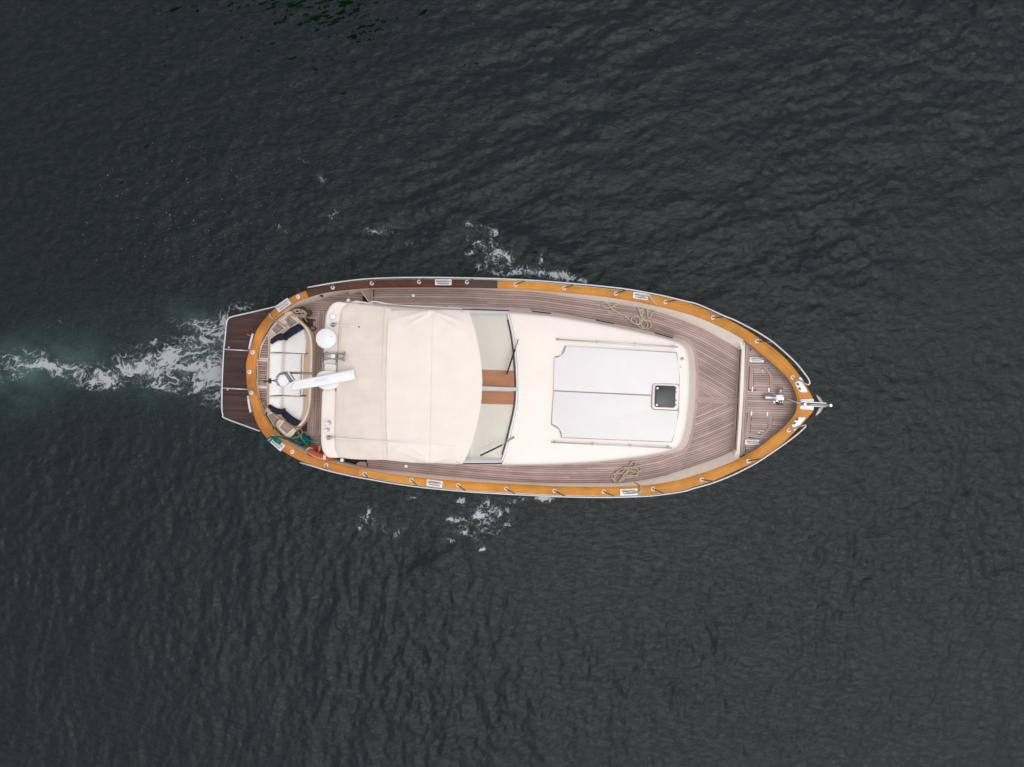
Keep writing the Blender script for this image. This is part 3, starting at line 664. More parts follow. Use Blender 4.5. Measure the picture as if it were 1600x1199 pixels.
def rrect(cx, cy, w_, h_, r, ang=3.5, k=5):
    pts = []; c, s = math.cos(math.radians(ang)), math.sin(math.radians(ang))
    for sx, sy, a0 in ((1, 1, 0), (-1, 1, 90), (-1, -1, 180), (1, -1, 270)):
        for i in range(k):
            a = math.radians(a0 + 90 * i / (k - 1)); x = sx * (w_ / 2 - r) + r * math.cos(a); y = sy * (h_ / 2 - r) + r * math.sin(a)
            pts.append((cx + x * c - y * s, cy + x * s + y * c))
    return pts
hf = prism('hatch', rrect(1040, 620.2, 41, 40, 5, 2), ZR, ZR + .075, M['gel'], boat, bev=.01)
prism('hatch_lid', rrect(1039.6, 620, 32, 34, 3.2, 2), ZR + .07, ZR + .105, M['smoke'], hf, bev=.008)
for q in ((1027.2, 606.8), (1026, 633)): lathe('latch_knob', [(.022, 0), (.022, .012), (.012, .018)], P(*q, ZR + .104), M['white'], hf, 14)
for yy in (606.5, 613, 626, 633): box('hatch_hinge', P(1056.8, yy, ZR + .085), .022, .035, .03, M['dsteel'], hf, ROT)
def handrail(a, c, posts):
    a3, c3 = Vector(P(*a, ZR + .10)), Vector(P(*c, ZR + .10)); r_ = tube('roof_handrail', [a3, a3.lerp(c3, .5), c3], .014, M['steelw'], boat)
    for t in posts:
        p = a3.lerp(c3, t); lathe('rail_foot', [(.03, 0), (.03, .01), (.012, .016), (.010, .085)], (p.x, p.y, ZR + .012), M['steel'], r_, 12)
handrail((868.5, 530.3), (1059, 542.2), (.02, .34, .655, .97)); handrail((861, 691.2), (1050.6, 700.4), (.03, .345, .655, .97))
lathe('deck_filler', [(.03, 0), (.03, .012), (.0, .02)], P(1066, 561, ZR + .01), M['dsteel'], boat, 14); lathe('roof_screw', [(.012, 0), (.0, .01)], P(1063.6, 573.6, ZR + .01), M['dsteel'], boat, 10)

# ------------------------------------------------------------------ wheelhouse, windscreen, canopy
wh_o = [(545, 470), (582, 472.5), (640, 477.5), (700, 480.5), (735, 482), (735, 724.5), (700, 725), (640, 722), (570, 717), (545, 715), (512, 712), (503, 690), (507, 500), (515, 478)]
wh_in = [(x + (4 if x < 560 else 0), 600 + (y - 600) * .965) for x, y in wh_o]
wh = loft('wheelhouse', [p3([np.array(q) for q in wh_o if True], lambda x: .45), p3([np.array(q) for q in wh_o], lambda x: 1.25), [P(*q, 2.45) for q in wh_in]], M['gel'], boat, smooth=False, closed=True, cap=True)
cc = cr([(577, 475), (580, 472), (587, 471.6), (600, 474.2), (620, 477.2), (660, 479.4), (700, 481.4), (738, 483.6)], 40)
loft('coaming', [p3(offs(cc, -1.4), lambda x: 1.35), p3(offs(cc, -1.2), lambda x: 1.5), p3(offs(cc, 1.2), lambda x: 1.5), p3(offs(cc, 1.4), lambda x: 1.2)], M['gel'], boat, smooth=False, capends=True)

# dash under the glass
FX = lambda y: float(np.interp(y, [488.5, 514.5, 546.6, 580, 606, 633.7, 659, 687.7, 716.4, 722], [793, 799.5, 804.4, 807, 807.7, 806, 801, 794, 785.6, 783]))
prism('dashboard', [(716, 488)] + [(FX(y_), y_) for y_ in np.linspace(488, 722, 24)] + [(716, 722)] + [(716, y_) for y_ in np.linspace(712, 498, 22)], ZR - .1, ZR + .055, M['dash'], boat, zf=lambda x, y: ZR + .05 + max(0, FX(y) - 3 - x) / 90 * .5)
for a_, c_ in (((745, 578), (806, 605)), ((745, 611), (806, 631.5))):
    zz = lambda x: ZR + .066 + max(0, 806 - x) / 90 * .5
    A_ = [P(a_[0], a_[1], zz(a_[0])), P(c_[0], a_[1] + 1.6, zz(c_[0]))]; B_ = [P(a_[0], c_[1] - .6, zz(a_[0])), P(c_[0] - 1, c_[1] + 1, zz(c_[0] - 1))]
    strip('wood_panel', A_, B_, .01, M['panel'], boat)
fcurve = cr([(793, 488.5), (799.5, 514.5), (804.4, 546.6), (807, 580), (807.7, 606), (806, 633.7), (801, 659), (794, 687.7), (785.6, 716.4), (783, 722)], 60)
tcurve = cr([(722, 490), (731, 514.5), (737, 546.6), (740, 580), (740.5, 606), (739, 633.7), (734, 659), (727, 687.7), (718, 716.4), (716, 721)], 60)
ws = tube('windscreen', [P(*q, ZR + .075) for q in fcurve], .03, M['steelw'], boat, 8)
tube('gasket', [P(*(q + np.array((-2.8, 0))), ZR + .085) for q in fcurve[3:-3]], .013, M['black'], ws, 6)
for i0, i1 in ((1, 32), (32, 58)):
    B_ = [P(*(fcurve[i] - (1.5, 0)), ZR + .095) for i in range(i0, i1 + 1)]; T_ = [P(*tcurve[i], 2.80) for i in range(i0, i1 + 1)]
    mid = [[a + (c - a) * s for a, c in zip(p, q)] for s in (.5,) for p, q in zip(B_, T_)]
    loft('window_pane', [B_, mid, T_], M['glass'], ws)
def bar(name, a, za, b, zb, wpx, th, mat, parent):
    a3, b3 = Vector(P(*a, za)), Vector(P(*b, zb)); t = (b3 - a3).normalized(); nn = Vector((-t.y, t.x, 0)).normalized() * wpx * m_px(2) / 2; up = Vector((0, 0, th))
    v = [a3 + nn, b3 + nn, b3 - nn, a3 - nn]; v = v + [q - up for q in v]
    return fixn(mesh(name, v, [(0, 1, 2, 3), (4, 5, 6, 7), (0, 1, 5, 4), (1, 2, 6, 5), (2, 3, 7, 6), (3, 0, 4, 7)], mat, parent))
bar('centre_bar', (809, 608.6), ZR + .10, (738, 606.3), 2.84, 5.4, .03, M['steelw'], ws)
bar('side_bar', (795.5, 489.3), ZR + .10, (722, 486.8), 2.80, 4.6, .035, M['steelw'], ws); bar('side_seal', (795.5, 485.6), ZR + .06, (722, 483.2), 2.74, 1.6, .03, M['black'], ws)
bar('side_bar', (784.5, 720.4), ZR + .10, (714, 720.8), 2.80, 4.2, .035, M['steelw'], ws); bar('side_seal', (784.5, 724.6), ZR + .04, (714, 725), 2.70, 1.8, .03, M['black'], ws)
wp = tube('wiper', [P(809.7, 530.5, ZR + .12), P(807.4, 538, ZR + .16), P(804.7, 545, ZR + .19), P(800, 562, ZR + .22)], .012, M['dsteel'], boat); tube('wiper_blade', [P(804.7, 546, ZR + .19), P(799, 563, ZR + .23), P(792, 584.5, ZR + .30)], .017, M['black'], wp, 6)
wp = tube('wiper', [P(803.4, 683.2, ZR + .11), P(797, 687, ZR + .16), P(793, 690, ZR + .18), P(775, 701, ZR + .38)], [.016, .014, .008, .004], M['dsteel'], boat); tube('wiper_blade', [P(784.4, 695.7, ZR + .32), P(768, 703.6, ZR + .48), P(750.7, 712, ZR + .62)], .016, M['black'], wp, 6)

# aft roof shelf (rigid) carrying the instruments
ZS = 2.55
shelf = [(542, 472.8), (528, 471), (520.5, 473), (513.8, 480), (509, 491), (507, 507), (504.5, 550), (502.6, 600), (500.6, 662), (501, 692), (504, 706), (511.5, 715), (520, 716), (545, 716), (560, 714), (560, 474)]
sp = cr(shelf[:14], 60); prism('aft_roof', [tuple(q) for q in sp] + [(560, 714), (560, 474)], ZS - .14, ZS, M['gel'], boat, bev=.05, seg=4)
def canvas(name, left, right, top, bot, zfun, mat, nu, nv, hem=.06):
    Lf, Rt, Tp, Bt = cr(left, nv), cr(right, nv), cr(top, nu), cr(bot, nu); v = []; uv = []
    for i in range(nv):
        b_ = i / (nv - 1)
        for j in range(nu):
            a_ = j / (nu - 1)
            q = (1 - a_) * Lf[i] + a_ * Rt[i] + (1 - b_) * Tp[j] + b_ * Bt[j] - ((1 - a_) * (1 - b_) * Lf[0] + a_ * (1 - b_) * Rt[0] + (1 - a_) * b_ * Lf[-1] + a_ * b_ * Rt[-1])
            v.append(P(q[0], q[1], zfun(a_, b_, q[0], q[1]))); uv.append((a_ * 2, b_ * 3))
    f = [(i * nu + j, i * nu + j + 1, (i + 1) * nu + j + 1, (i + 1) * nu + j) for i in range(nv - 1) for j in range(nu - 1)]
    # hanging hem
    ring_ = [j for j in range(nu)] + [i * nu + nu - 1 for i in range(1, nv)] + [(nv - 1) * nu + j for j in range(nu - 2, -1, -1)] + [i * nu for i in range(nv - 2, 0, -1)]
    c = np.array(v).mean(0); base = len(v)
    for k in ring_:
        p = v[k]; v.append((p[0] + (c[0] - p[0]) * .012, p[1] + (c[1] - p[1]) * .008, p[2] - hem)); uv.append(uv[k])
    for k in range(len(ring_)):
        k2 = (k + 1) % len(ring_); f.append((ring_[k], ring_[k2], base + k2, base + k))
    return fixn(mesh(name, v, f, mat, boat, True, uv))
def fold(x, y, x0, y0, ang, ln, wd, amp):
    c, s = math.cos(math.radians(ang)), math.sin(math.radians(ang)); dx, dy = x - x0, y - y0
    u = dx * c + dy * s; v = -dx * s + dy * c
    return 1.7 * amp * math.exp(-(v / wd) ** 2) * math.exp(-max(0, -u) / 3.) * max(0., 1 - max(0, u) / ln)
def z_aft(a, b, x, y):
    z = 2.60 + .36 * a ** .8 - .12 * a * abs(2 * b - 1) ** 6 - .05 * (2 * b - 1) ** 2
    z += .010 * mn.noise((x * .02, y * .06, 0)) + .004 * mn.noise((x * .05, y * .16, 3))
    for (x0, y0, an, ln, wd, am) in ((535, 690, 8, 70, 3, .014), (560, 700, -4, 50, 2.5, .012), (545, 708, 3, 60, 2, -.01), (545, 560, 12, 60, 6, .012), (540, 640, -10, 60, 6, .01), (575, 690, 25, 40, 3, .012)): z += fold(x, y, x0, y0, an, ln, wd, am)
    return z
def z_main(a, b, x, y):
    z = 2.96 + .10 * math.sin(math.pi * (.12 + .78 * a)) - .03 - .04 * (2 * b - 1) ** 2 - .17 * abs(2 * b - 1) ** 8 - .05 * a ** 6
    z += .006 * mn.noise((x * .025, y * .03, 9)) - .008 * math.exp(-((x - 675 + (y - 600) * .03) / 1.5) ** 2) * (.35 + abs(2 * b - 1) ** 3)
    for (x0, y0, an, ln, wd, am) in ((672, 485, 165, 60, 2.4, .03), (672, 488, 150, 50, 2.6, .022), (678, 487, 20, 60, 2.4, .022), (680, 492, 35, 50, 3, .016), (668, 722, 200, 60, 2.5, .03), (668, 718, 215, 45, 2.6, .02), (674, 722, -12, 60, 2.4, .022), (612, 500, 40, 40, 4, .01), (740, 560, 200, 60, 6, .008), (612, 705, -20, 50, 3, .014)): z += fold(x, y, x0, y0, an, ln, wd, am)
    return z
canvas('aft_canopy', [(545.5, 473.5), (537, 479), (533, 487), (531, 497), (529.3, 515), (526.6, 570), (524.3, 620), (523, 660), (523, 690), (524.6, 705), (529, 714)], [(611, 481), (608, 500), (605.5, 530), (604.6, 560), (604, 600), (604, 640), (604.6, 680), (607, 719)], [(545.5, 473.5), (560, 475), (585, 477.5), (611, 481)], [(529, 714), (545, 717), (570, 718.5), (607, 719)], z_aft, M['canvas2'], 50, 110)
canvas('front_canopy', [(609.8, 484), (606, 505), (604.2, 538), (603.2, 570), (602.6, 600), (602.8, 640), (603.6, 680), (606, 719.5)], [(733, 484.6), (741.4, 512.8), (747.3, 538), (751.5, 563), (753.4, 589), (753.4, 603), (751.5, 632), (745.6, 664), (737, 694.5), (728, 716), (722.5, 725.4)], [(609.8, 484), (640, 484.4), (672, 483.8), (733, 484.6)], [(606, 719.5), (640, 723), (670, 724), (722.5, 725.4)], z_main, M['canvas'], 90, 120, .08)
def seam(pts, zf, x0, x1, y0, y1):
    q = cr(pts, 60); tube('canopy_seam', [P(a_[0], a_[1], zf((a_[0] - x0) / (x1 - x0), min(1, max(0, (a_[1] - y0) / (y1 - y0))), a_[0], a_[1]) + .001) for a_ in q], .0045, M['seam'], boat, 6)
seam([(676, 487), (675, 540), (674, 600), (672.4, 660), (671, 722)], z_main, 603.5, 751, 484.4, 724.5)
seam([(600.6, 484), (598, 540), (597, 600), (597, 660), (599.6, 717)], z_aft, 526, 604.5, 476, 718)
seam([(534.6, 492), (532, 540), (529.8, 600), (527, 660), (526.6, 700)], z_aft, 526, 604.5, 476, 718)
# rolled side flap and snap knobs
tube('rolled_flap', [P(547, 474.6, 2.5), P(556, 472.4, 2.5), P(566, 473.4, 2.5), P(576, 475.6, 2.5), (P(584, 477, 2.5))], [.02, .035, .03, .028, .015], M['canvas2'], boat)
for q in ((545, 470), (535, 718.6)): lathe('roof_light', [(.035, 0), (.04, .04), (.03, .07), (.0, .075)], P(*q, 2.3), M['white'], boat, 16)

# ------------------------------------------------------------------ instruments on the aft roof
d = lathe('satellite_dome', [(.10, 0), (.10, .12), (.17, .17), (.195, .22), (.195, .28), (.185, .31), (.14, .335), (.0, .345)], P(514.6, 530.5, ZS - .0)[:3], M['white'], boat, 40)
bx_ = Vector(P(512.7, 530.4, ZS + .3)) - Vector(P(514.6, 530.5, ZS + .3)); d.location += Vector((0, 0, .0))
lathe('badge', [(.018, 0), (.0, .003)], P(517.8, 526.6, ZS + .335), M['blue'], d, 12)
lathe('roof_mushroom_vent', [(.06, 0), (.065, .03), (.055, .05), (.0, .06)], P(520.6, 495, ZS), M['white'], boat, 20)
def antenna(base, tip, zt, knob=True):
    a = Vector(P(*base, ZS)); o = lathe('antenna', [(.045, 0), (.045, .02), (.028, .05), (.025, .09)], a, M['dsteel'], boat, 14)
    b_ = Vector(P(*tip, zt)); f_ = a + Vector((.03, 0, .07)); tube('whip', [f_, f_.lerp(b_, .1), f_.lerp(b_, .5), b_], [.016, .014, .008, .006], M['white'], o, 6)
    box('ratchet_mount', a + Vector((.05, .0, .06)), .07, .05, .05, M['grey'], o, .3)
    if knob: lathe('tip_knob', [(.013, 0), (.016, .012), (.0, .024)], b_, M['black'], o, 10)
antenna((520.5, 507.8), (561, 511.2), 2.98); antenna((513.6, 684), (712, 696.5), 3.35, False)
for yo, xo in ((552.8, 0), (560.8, -3.2)):
    a, b_ = Vector(P(508 + xo * .4, yo - .3, ZS + .10)), Vector(P(537.5 + xo, yo + .4, ZS + .18)); t = (b_ - a).normalized()
    o = lathe('air_horn', [(.032, 0), (.034, .05), (.014, .07), (.013, .30), (.02, .36), (.042, .40), (.044, .405), (.0, .37)], a, M['steel'], boat, 16, t)
    for s in (.12, .62): q = a.lerp(b_, s); tube('bracket', [(q.x, q.y, ZS), (q.x, q.y, q.z)], .012, M['dsteel'], o, 6)
box('instrument_box', P(521.6, 556.8, ZS + .09), .08, .10, .10, M['white'], boat, ROT, .012); box('instrument_lens', P(525.6, 556.8, ZS + .09), .03, .085, .09, M['grey'], boat, ROT, .006)
# mast arch (bars athwart) and box
for xx in (505.2, 527.0): tube('arch_bar', [P(xx, 551, ZS + .05), P(xx - .9, 570, ZS + .05), P(xx - 1.6, 583, ZS + .05), P(xx - 1.9, 612, ZS + .05)], .018, M['dsteel'], boat, 8)
prism('cable_box', rrect(515.8, 578, 18, 18, 3, 2), ZS, ZS + .08, M['gel'], boat, bev=.02)
# radar: pedestal + scanner bar
rad = prism('radar', [tuple(q) for q in cr([(495, 586), (500, 581), (508, 579.8), (518, 580), (526, 583), (529, 590), (528, 601), (524, 606), (516, 608.6), (506, 608.6), (498, 605), (494.6, 599)], 40, closed=True)], ZS + .05, ZS + .26, M['white'], boat, bev=.06, seg=4)
zr = ZS + .42
sb = [(459.6, 600.2), (457.2, 597.4), (459, 595.6), (500, 588), (549, 577.6), (551.5, 577.8), (554, 587), (554.6, 592.2), (552.8, 593.4), (500, 603.8), (462, 609.6), (458, 609.5)]
sb = [(459, 595.4), (466, 593.4), (500, 587.6), (549, 577.6), (551.8, 578), (554.6, 592.4), (552.8, 593.6), (500, 603.6), (458, 610.2), (455, 609.4), (453.6, 604)]
scan = prism('scanner_bar', sb, zr - .10, zr, M['white'], rad, bev=.03, seg=3)
box('scanner_seam', P(549.5, 585.4, zr + .0), .006, .2, .004, M['letter'], rad, math.radians(13), 0)
# small grey maker's lettering along the bar (unreadable in the photograph)
v = []; f = []; x = 0.
for k in range(9):
    for (dx, dy, w_, h_) in random.sample([(0, 0, .006, .03), (.014, 0, .006, .03), (0, .024, .02, .006), (0, 0, .02, .006), (0, .012, .02, .006)], 3):
        i0 = len(v); v += [(x + dx, dy, 0), (x + dx + w_, dy, 0), (x + dx + w_, dy + h_, 0), (x + dx, dy + h_, 0)]; f.append((i0, i0 + 1, i0 + 2, i0 + 3))
    x += .028
Rm = Matrix.Translation(Vector(P(492, 597.2, zr + .004))) @ Matrix.Rotation(math.radians(11), 4, 'Z')
mesh('lettering', [Rm @ Vector((q[0], q[1], random.uniform(0, .0008))) for q in v], f, M['letter'], rad)
# searchlight / camera head aft on a steel arm
arm = tube('light_arm', [P(500, 584.4, ZS + .05), P(470, 583, ZS + .02), P(445, 582.6, ZS), P(437, 584.6, ZS), P(433.4, 589, ZS), P(432.8, 596, ZS), P(434.6, 601.4, ZS), P(440, 602.6, ZS)], .022, M['dsteel'], boat, 10)
box('lamp_head', P(444.6, 594.4, ZS + .12), .22, .19, .16, M['white'], arm, math.radians(33), .03)
box('lamp_band', P(452.4, 589.6, ZS + .12), .035, .19, .15, M['grey'], arm, math.radians(33), .01); box('lamp_front', P(455.2, 587.8, ZS + .115), .03, .19, .14, M['steelw'], arm, math.radians(33), .01)
box('lamp_band', P(450.2, 591, ZS + .12), .012, .195, .165, M['grey'], arm, math.radians(33), .004)
lathe('stern_light', [(.022, 0), (.03, .03), (.03, .08), (.02, .10)], P(428.4, 595, ZS - .05), M['steel'], arm, 14, (1, -.05, 0)); box('stern_light_shade', P(421.6, 595.4, ZS - .05), .04, .10, .09, M['black'], arm, .05); tube('aerial', [P(433, 594.4, ZS - .03), P(420, 595.6, ZS - .05), P(413.5, 596.4, ZS - .06)], .012, M['black'], arm, 6); lathe('aerial_tip', [(.02, 0), (.024, .02), (.0, .03)], P(413.8, 596.2, ZS - .06), M['black'], arm, 10)
for q in ((511.3, 661.5), (509.2, 672.5)):
    o = lathe('roof_light', [(.022, 0), (.022, .16), (.032, .17), (.036, .22), (.022, .26), (.0, .265)], P(q[0] + 3.4, q[1] - .6, ZS), M['white'], boat, 14); lathe('light_base', [(.036, 0), (.036, .012), (.0, .014)], P(q[0] + 3.4, q[1] - .8, ZS), M['dsteel'], o, 14)

# ------------------------------------------------------------------ cockpit
cockpit_poly = [(402, 570), (409, 540), (420, 514), (446, 488), (480, 468), (520, 460), (578, 452.5), (578, 470), (530, 600), (530, 716), (578, 719), (560, 730), (500, 716), (465, 700), (436, 677), (413, 640), (403, 605)]
floor = prism('cockpit_floor', cockpit_poly, .35, ZC, M['caulk'], boat, smooth=False)
well = [(488, 540), (480, 512), (472, 504), (462, 490), (470, 480), (500, 464), (540, 459), (565, 456.5), (560, 480), (525, 500), (520, 680), (520, 722), (480, 706), (462, 690), (470, 668), (482, 650)]
def vboards():
    for k in range(12):
        x = 484.5 + k * 3.5; y0 = 486 + (0 if k > 2 else 8 * (3 - k)); y1 = 680
        board('floor_plank', (x + (586 - y0) * .035, y0), (x - (y1 - 586) * .035, y1), 2.95, ZC + .012, M['teak'], floor)
vboards()
hplanks(440, 452, 498, [(452, 480), (480, 466), (520, 456), (568, 450), (566, 480), (516, 483), (500, 490), (488, 530), (478, 512), (470, 503), (458, 492)], [], ZC + .008, M['teak'], floor, name='floor_plank', slope=.05)
hplanks(440, 674, 728, [(448, 684), (462, 668), (478, 655), (490, 664), (500, 682), (518, 682), (530, 728), (480, 716)], [], ZC + .008, M['teak'], floor, name='floor_plank', slope=.06)
# inner face of the stern bulwark
for I_, lim, sg in ((IU, 582, 1), (IL, 572, -1)):
    q = np.array([p for p in I_ if p[0] < lim]); qo = offs(q, sg * np.interp(q[:, 0], [400, 440, 470, 520, 582], [2, 6, 10, 7, 2.5])[:, None])
    loft('bulwark', [p3(q, zcap, -.05), p3(q * .5 + qo * .5, lambda x: .85), p3(qo, lambda x: ZC + .005)], M['gel2'], boat)
# steps between cockpit and side decks
for pl, nm in (([(566, 455), (580, 453), (580, 471), (577.4, 471)], 'u'), ([(555, 727), (560, 722), (572, 722.4), (573, 730.6)], 'l')):
    prism('boarding_step', pl, .4, .70, M['teakm'], boat, bev=.004)
board('step_edge', (564.2, 455), (577.6, 473), 1.4, .705, M['gel'], boat); board('step_edge', (581.4, 453), (581.4, 471), 2.6, .79, M['teakm'], boat)

# bench moulding with teak insets
bench_o = [(403, 570), (407, 548), (413, 530), (421, 514), (432, 500), (446, 488.4), (455, 486), (462, 492), (470, 503), (480, 513), (485, 523), (487.6, 540), (487.5, 565), (486.4, 600), (484.5, 630), (481, 646.5), (476, 657), (469, 666), (464, 672), (456, 682), (449, 684), (440, 678), (428, 664), (419, 650), (412, 634), (406, 612), (403.4, 595)]
bench = prism('stern_bench', [tuple(q) for q in cr(bench_o, 90, closed=True)], ZC, .84, M['bench'], boat, bev=.025, seg=3)
loft('bench_lip', [[P(*q, .842) for q in cr([(470, 503.5), (479.6, 513.4), (484.4, 523), (486.4, 540), (486.4, 565), (485.2, 600), (483.4, 630), (480, 646.5), (475, 657), (468, 665.5)], 40)], [P(*q, .93) for q in cr([(470.6, 502.5), (480.4, 512.6), (485.6, 522.6), (488, 540), (488, 565), (486.8, 600), (485, 630), (481.4, 647), (476.4, 658), (469, 667)], 40)], [P(*q, .93) for q in cr([(467.6, 505), (477.6, 514.6), (482.6, 524), (485.6, 540), (485.6, 565), (484.4, 600), (482.6, 630), (479, 645.8), (474, 656), (466.4, 663)], 40)], [P(*q, .6) for q in cr([(468, 505.6), (478.6, 514.6), (482.6, 524), (485, 540), (485, 565), (484, 600), (482, 630), (478.6, 645.8), (473.4, 656), (465.6, 662.6)], 40)]], M['gel'], bench)
prism('bench_well', [(475.5, 553), (484.4, 553.4), (483.4, 590), (482, 619), (473.8, 618.4), (474.6, 590)], .83, .846, M['tan'], bench)
prism('bench_well', [(477.6, 515), (482.6, 524), (485, 540), (484.6, 553), (476, 552.4), (479, 540), (477.6, 524)], .83, .847, M['tan'], bench); prism('bench_well', [(474, 619.6), (482.4, 620), (481.6, 634), (478.4, 646), (472.6, 656.6), (467, 661), (472, 648), (473.6, 634)], .83, .847, M['tan'], bench)
board('seat_edge', (473.6, 553.6), (471.6, 618), 2.2, .90, M['gel'], bench, .05)
for q in ((477, 552.6), (474, 618.6)): box('well_divider', P(*q, .86), .12, .022, .03, M['greyed'], bench, ROT)
def inset(poly, npl, horiz, fr=1.):
    """framed teak panel let into the moulding: pale rim, margin boards, planks"""
    q = np.array(poly, float); c = q.mean(0)
    base = prism('teak_inset', [tuple(p) for p in c + (q - c) * 1.0], .82, .856, M['caulk'], bench)
    n_ = len(q)
    rim = c + (q - c) * 1.0 + (q - c) / np.linalg.norm(q - c, axis=1)[:, None] * 2.4
    for i in range(n_):
        a, b_ = q[i], q[(i + 1) % n_]; ra, rb = rim[i], rim[(i + 1) % n_]
        strip('inset_rim', [P(*a, .872), P(*b_, .872)], [P(*ra, .872), P(*rb, .872)], .02, M['gel'], base)
        a2, b2 = c + (a - c) * .98, c + (b_ - c) * .98; a3, b3 = c + (a - c) * .76, c + (b_ - c) * .76
        strip('inset_margin', [P(*a2, .862), P(*b2, .862)], [P(*a3, .862), P(*b3, .862)], .008, M['teakm'], base)
    inn = [tuple(p) for p in c + (q - c) * .73]
    if horiz: hplanks(min(p[0] for p in inn) - 1, min(p[1] for p in inn) + 1.6, max(p[1] for p in inn), inn, [], .861, M['teak'], base, pitch=3.6, slope=.05, name='inset_plank', th=.006, gap=.5)
    else:
        e0, e1 = np.array(inn[0]), np.array(inn[1]); f0, f1 = np.array(inn[3]), np.array(inn[2])
        for k in range(npl):
            s0, s1 = (k + .08) / npl, (k + .92) / npl
            strip('inset_plank', [P(*(e0 + (e1 - e0) * s0), .861), P(*(f0 + (f1 - f0) * s0), .861)], [P(*(e0 + (e1 - e0) * s1), .861), P(*(f0 + (f1 - f0) * s1), .861)], .006, M['teak'], base)
inset([(416.4, 525), (419.4, 527), (418.8, 560), (404.6, 559.4), (409.5, 541)], 5, True)
inset([(402.4, 564.4), (418.2, 565.4), (417, 603.4), (402.4, 602)], 5, True)
inset([(403.4, 607), (417, 607.6), (417.4, 637), (413, 644.4), (407.4, 628)], 5, True)
inset([(424, 515), (433, 504.4), (444.4, 513.6), (431.5, 522.6)], 5, False)
inset([(444, 499), (452, 493.6), (465, 504), (453, 512)], 5, False)
inset([(419, 648.6), (425.6, 645.6), (436.6, 655.6), (428, 664.6)], 5, False)
inset([(437, 668), (443.6, 658.6), (459.4, 669), (448, 678.4)], 5, False)
for q, an in (((440, 492.4), 40), ((433.6, 675.6), -48)): box('drain_slot', P(*q, .90), .12, .05, .02, M['varn2'], boat, math.radians(an))
box('fairlead_eye', P(425, 668.6, 1.0), .10, .03, .03, M['black'], boat, -.2)
tube('fender_hook', [P(500, 461.8, .98), P(503, 463, .98), P(505, 462.6, .98)], .02, M['black'], boat, 6)

# loose cushions on the stern bench
def cushion(poly, z0, z1, mat, label, bev=.03):
    return tag(prism('bench_cushion' if mat is M['cush'] else 'bolster', [tuple(p) for p in poly], z0, z1, mat, None, bev=bev, seg=4), label, 'cushion', 'white bench cushions' if mat is M['cush'] else 'navy bolsters on the bench')
cushion([(442.8, 533), (470.5, 516), (473.4, 514), (476, 522), (477.4, 532), (477.6, 541), (476.6, 552.6), (443, 550.8)], .85, .97, M['cush'], 'white seat cushion below the upper navy bolster')
cushion([(442.6, 552), (470, 553.2), (468, 619), (440, 617.6)], .85, .97, M['cush'], 'middle white seat cushion under the radar arm')
cushion([(440, 619), (474, 620), (473.4, 635), (471.6, 646), (467, 658), (455, 652), (440, 639.6)], .85, .97, M['cush'], 'white seat cushion above the lower navy bolster')
cushion([(421.4, 537), (433, 530.8), (441.4, 531), (441, 550.6), (420.4, 550.4)], .9, 1.22, M['cush'], 'white back cushion beside the upper short navy bolster', .07)
cushion([(420.2, 551.8), (441, 552), (438.8, 617.4), (419, 618.6)], .9, 1.22, M['cush'], 'long middle white back cushion along the stern', .07)
cushion([(419, 620), (438.8, 619), (438.6, 640.4), (431.5, 639), (419, 632.4)], .9, 1.22, M['cush'], 'white back cushion beside the lower short navy bolster', .07)
cushion([(422, 530.4), (432, 522.6), (438, 520.6), (443.6, 522), (443.6, 531), (434.6, 530.6), (424, 538), (421.6, 536)], .9, 1.27, M['navy'], 'short navy bolster at the upper end of the back cushions')
cushion([(443, 520.8), (454, 511.6), (465.6, 506), (468.4, 508), (472.2, 513.6), (459, 520.6), (444.4, 531.4)], .9, 1.10, M['navy'], 'long navy bolster at the upper end of the seat')
cushion([(418.6, 633.4), (420.6, 632.6), (432, 640), (440.4, 639), (440, 648), (432.4, 648.4), (424, 643), (418.4, 637)], .9, 1.27, M['navy'], 'short navy bolster at the lower end of the back cushions')
cushion([(439.8, 639.4), (441, 639.4), (456, 652), (466.6, 658.4), (461.6, 666), (458.6, 665.4), (449, 659.4), (439.6, 650)], .9, 1.10, M['navy'], 'long navy bolster at the lower end of the seat')

# ------------------------------------------------------------------ swim platform
ZP = .42
pl_o = [(430, 479.6), (361.7, 495.4), (356.4, 499), (354, 505.5), (351.6, 530), (349.4, 551.5), (347.6, 590), (347, 610), (347, 641), (348.6, 648.4), (352.6, 654), (406, 673.8)]
zpl = lambda x: ZP
plat = prism('swim_platform', pl_o + [(430, 690), (440, 600)], ZP - .09, ZP - .012, M['caulk'], boat, smooth=False)
po = cr([pl_o[0], (396, 487.5), *pl_o[1:]], 90)
tube('platform_rail', [P(*q, ZP + .03) for q in po], .018, M['steelw'], plat, 8)
for a_, c_ in (((349.8, 546), (392, 548.4)), ((347.4, 606.6), (390, 608.8))): tube('platform_rail', [P(*a_, ZP + .03), P(*c_, ZP + .03)], .016, M['steelw'], plat, 8)
for lo, hi in ((0, 1), (1, 2), (2, 3)):
    ed = [482, 547, 607.6, 676]; y = ed[lo] + 2.2
    pol = [(p[0] + 3, p[1]) for p in pl_o] + [(430, 676), (430, 485)]
    ply = [q for q in pol]
    while y < ed[hi] - 1.5:
        xs = [x for x in np.arange(349, 432, .5) if inside(ply, x, y + (x - 350) * .045) and not inside([tuple(q) for q in np.vstack([OU[:70], [(600, 440), (600, 760)], OL[:70][::-1]])], x - 8, y + (x - 350) * .045)]
        if len(xs) > 4: board('platform_plank', (xs[0], y + (xs[0] - 350) * .045), (xs[-1], y + (xs[-1] - 350) * .045), 3.0, ZP, M['plat'], plat, .012)
        y += 3.45
for q in ((357.4, 543), (355.6, 609)): lathe('platform_bolt', [(.02, 0), (.02, .01), (.0, .014)], P(*q, ZP), M['steel'], plat, 12)
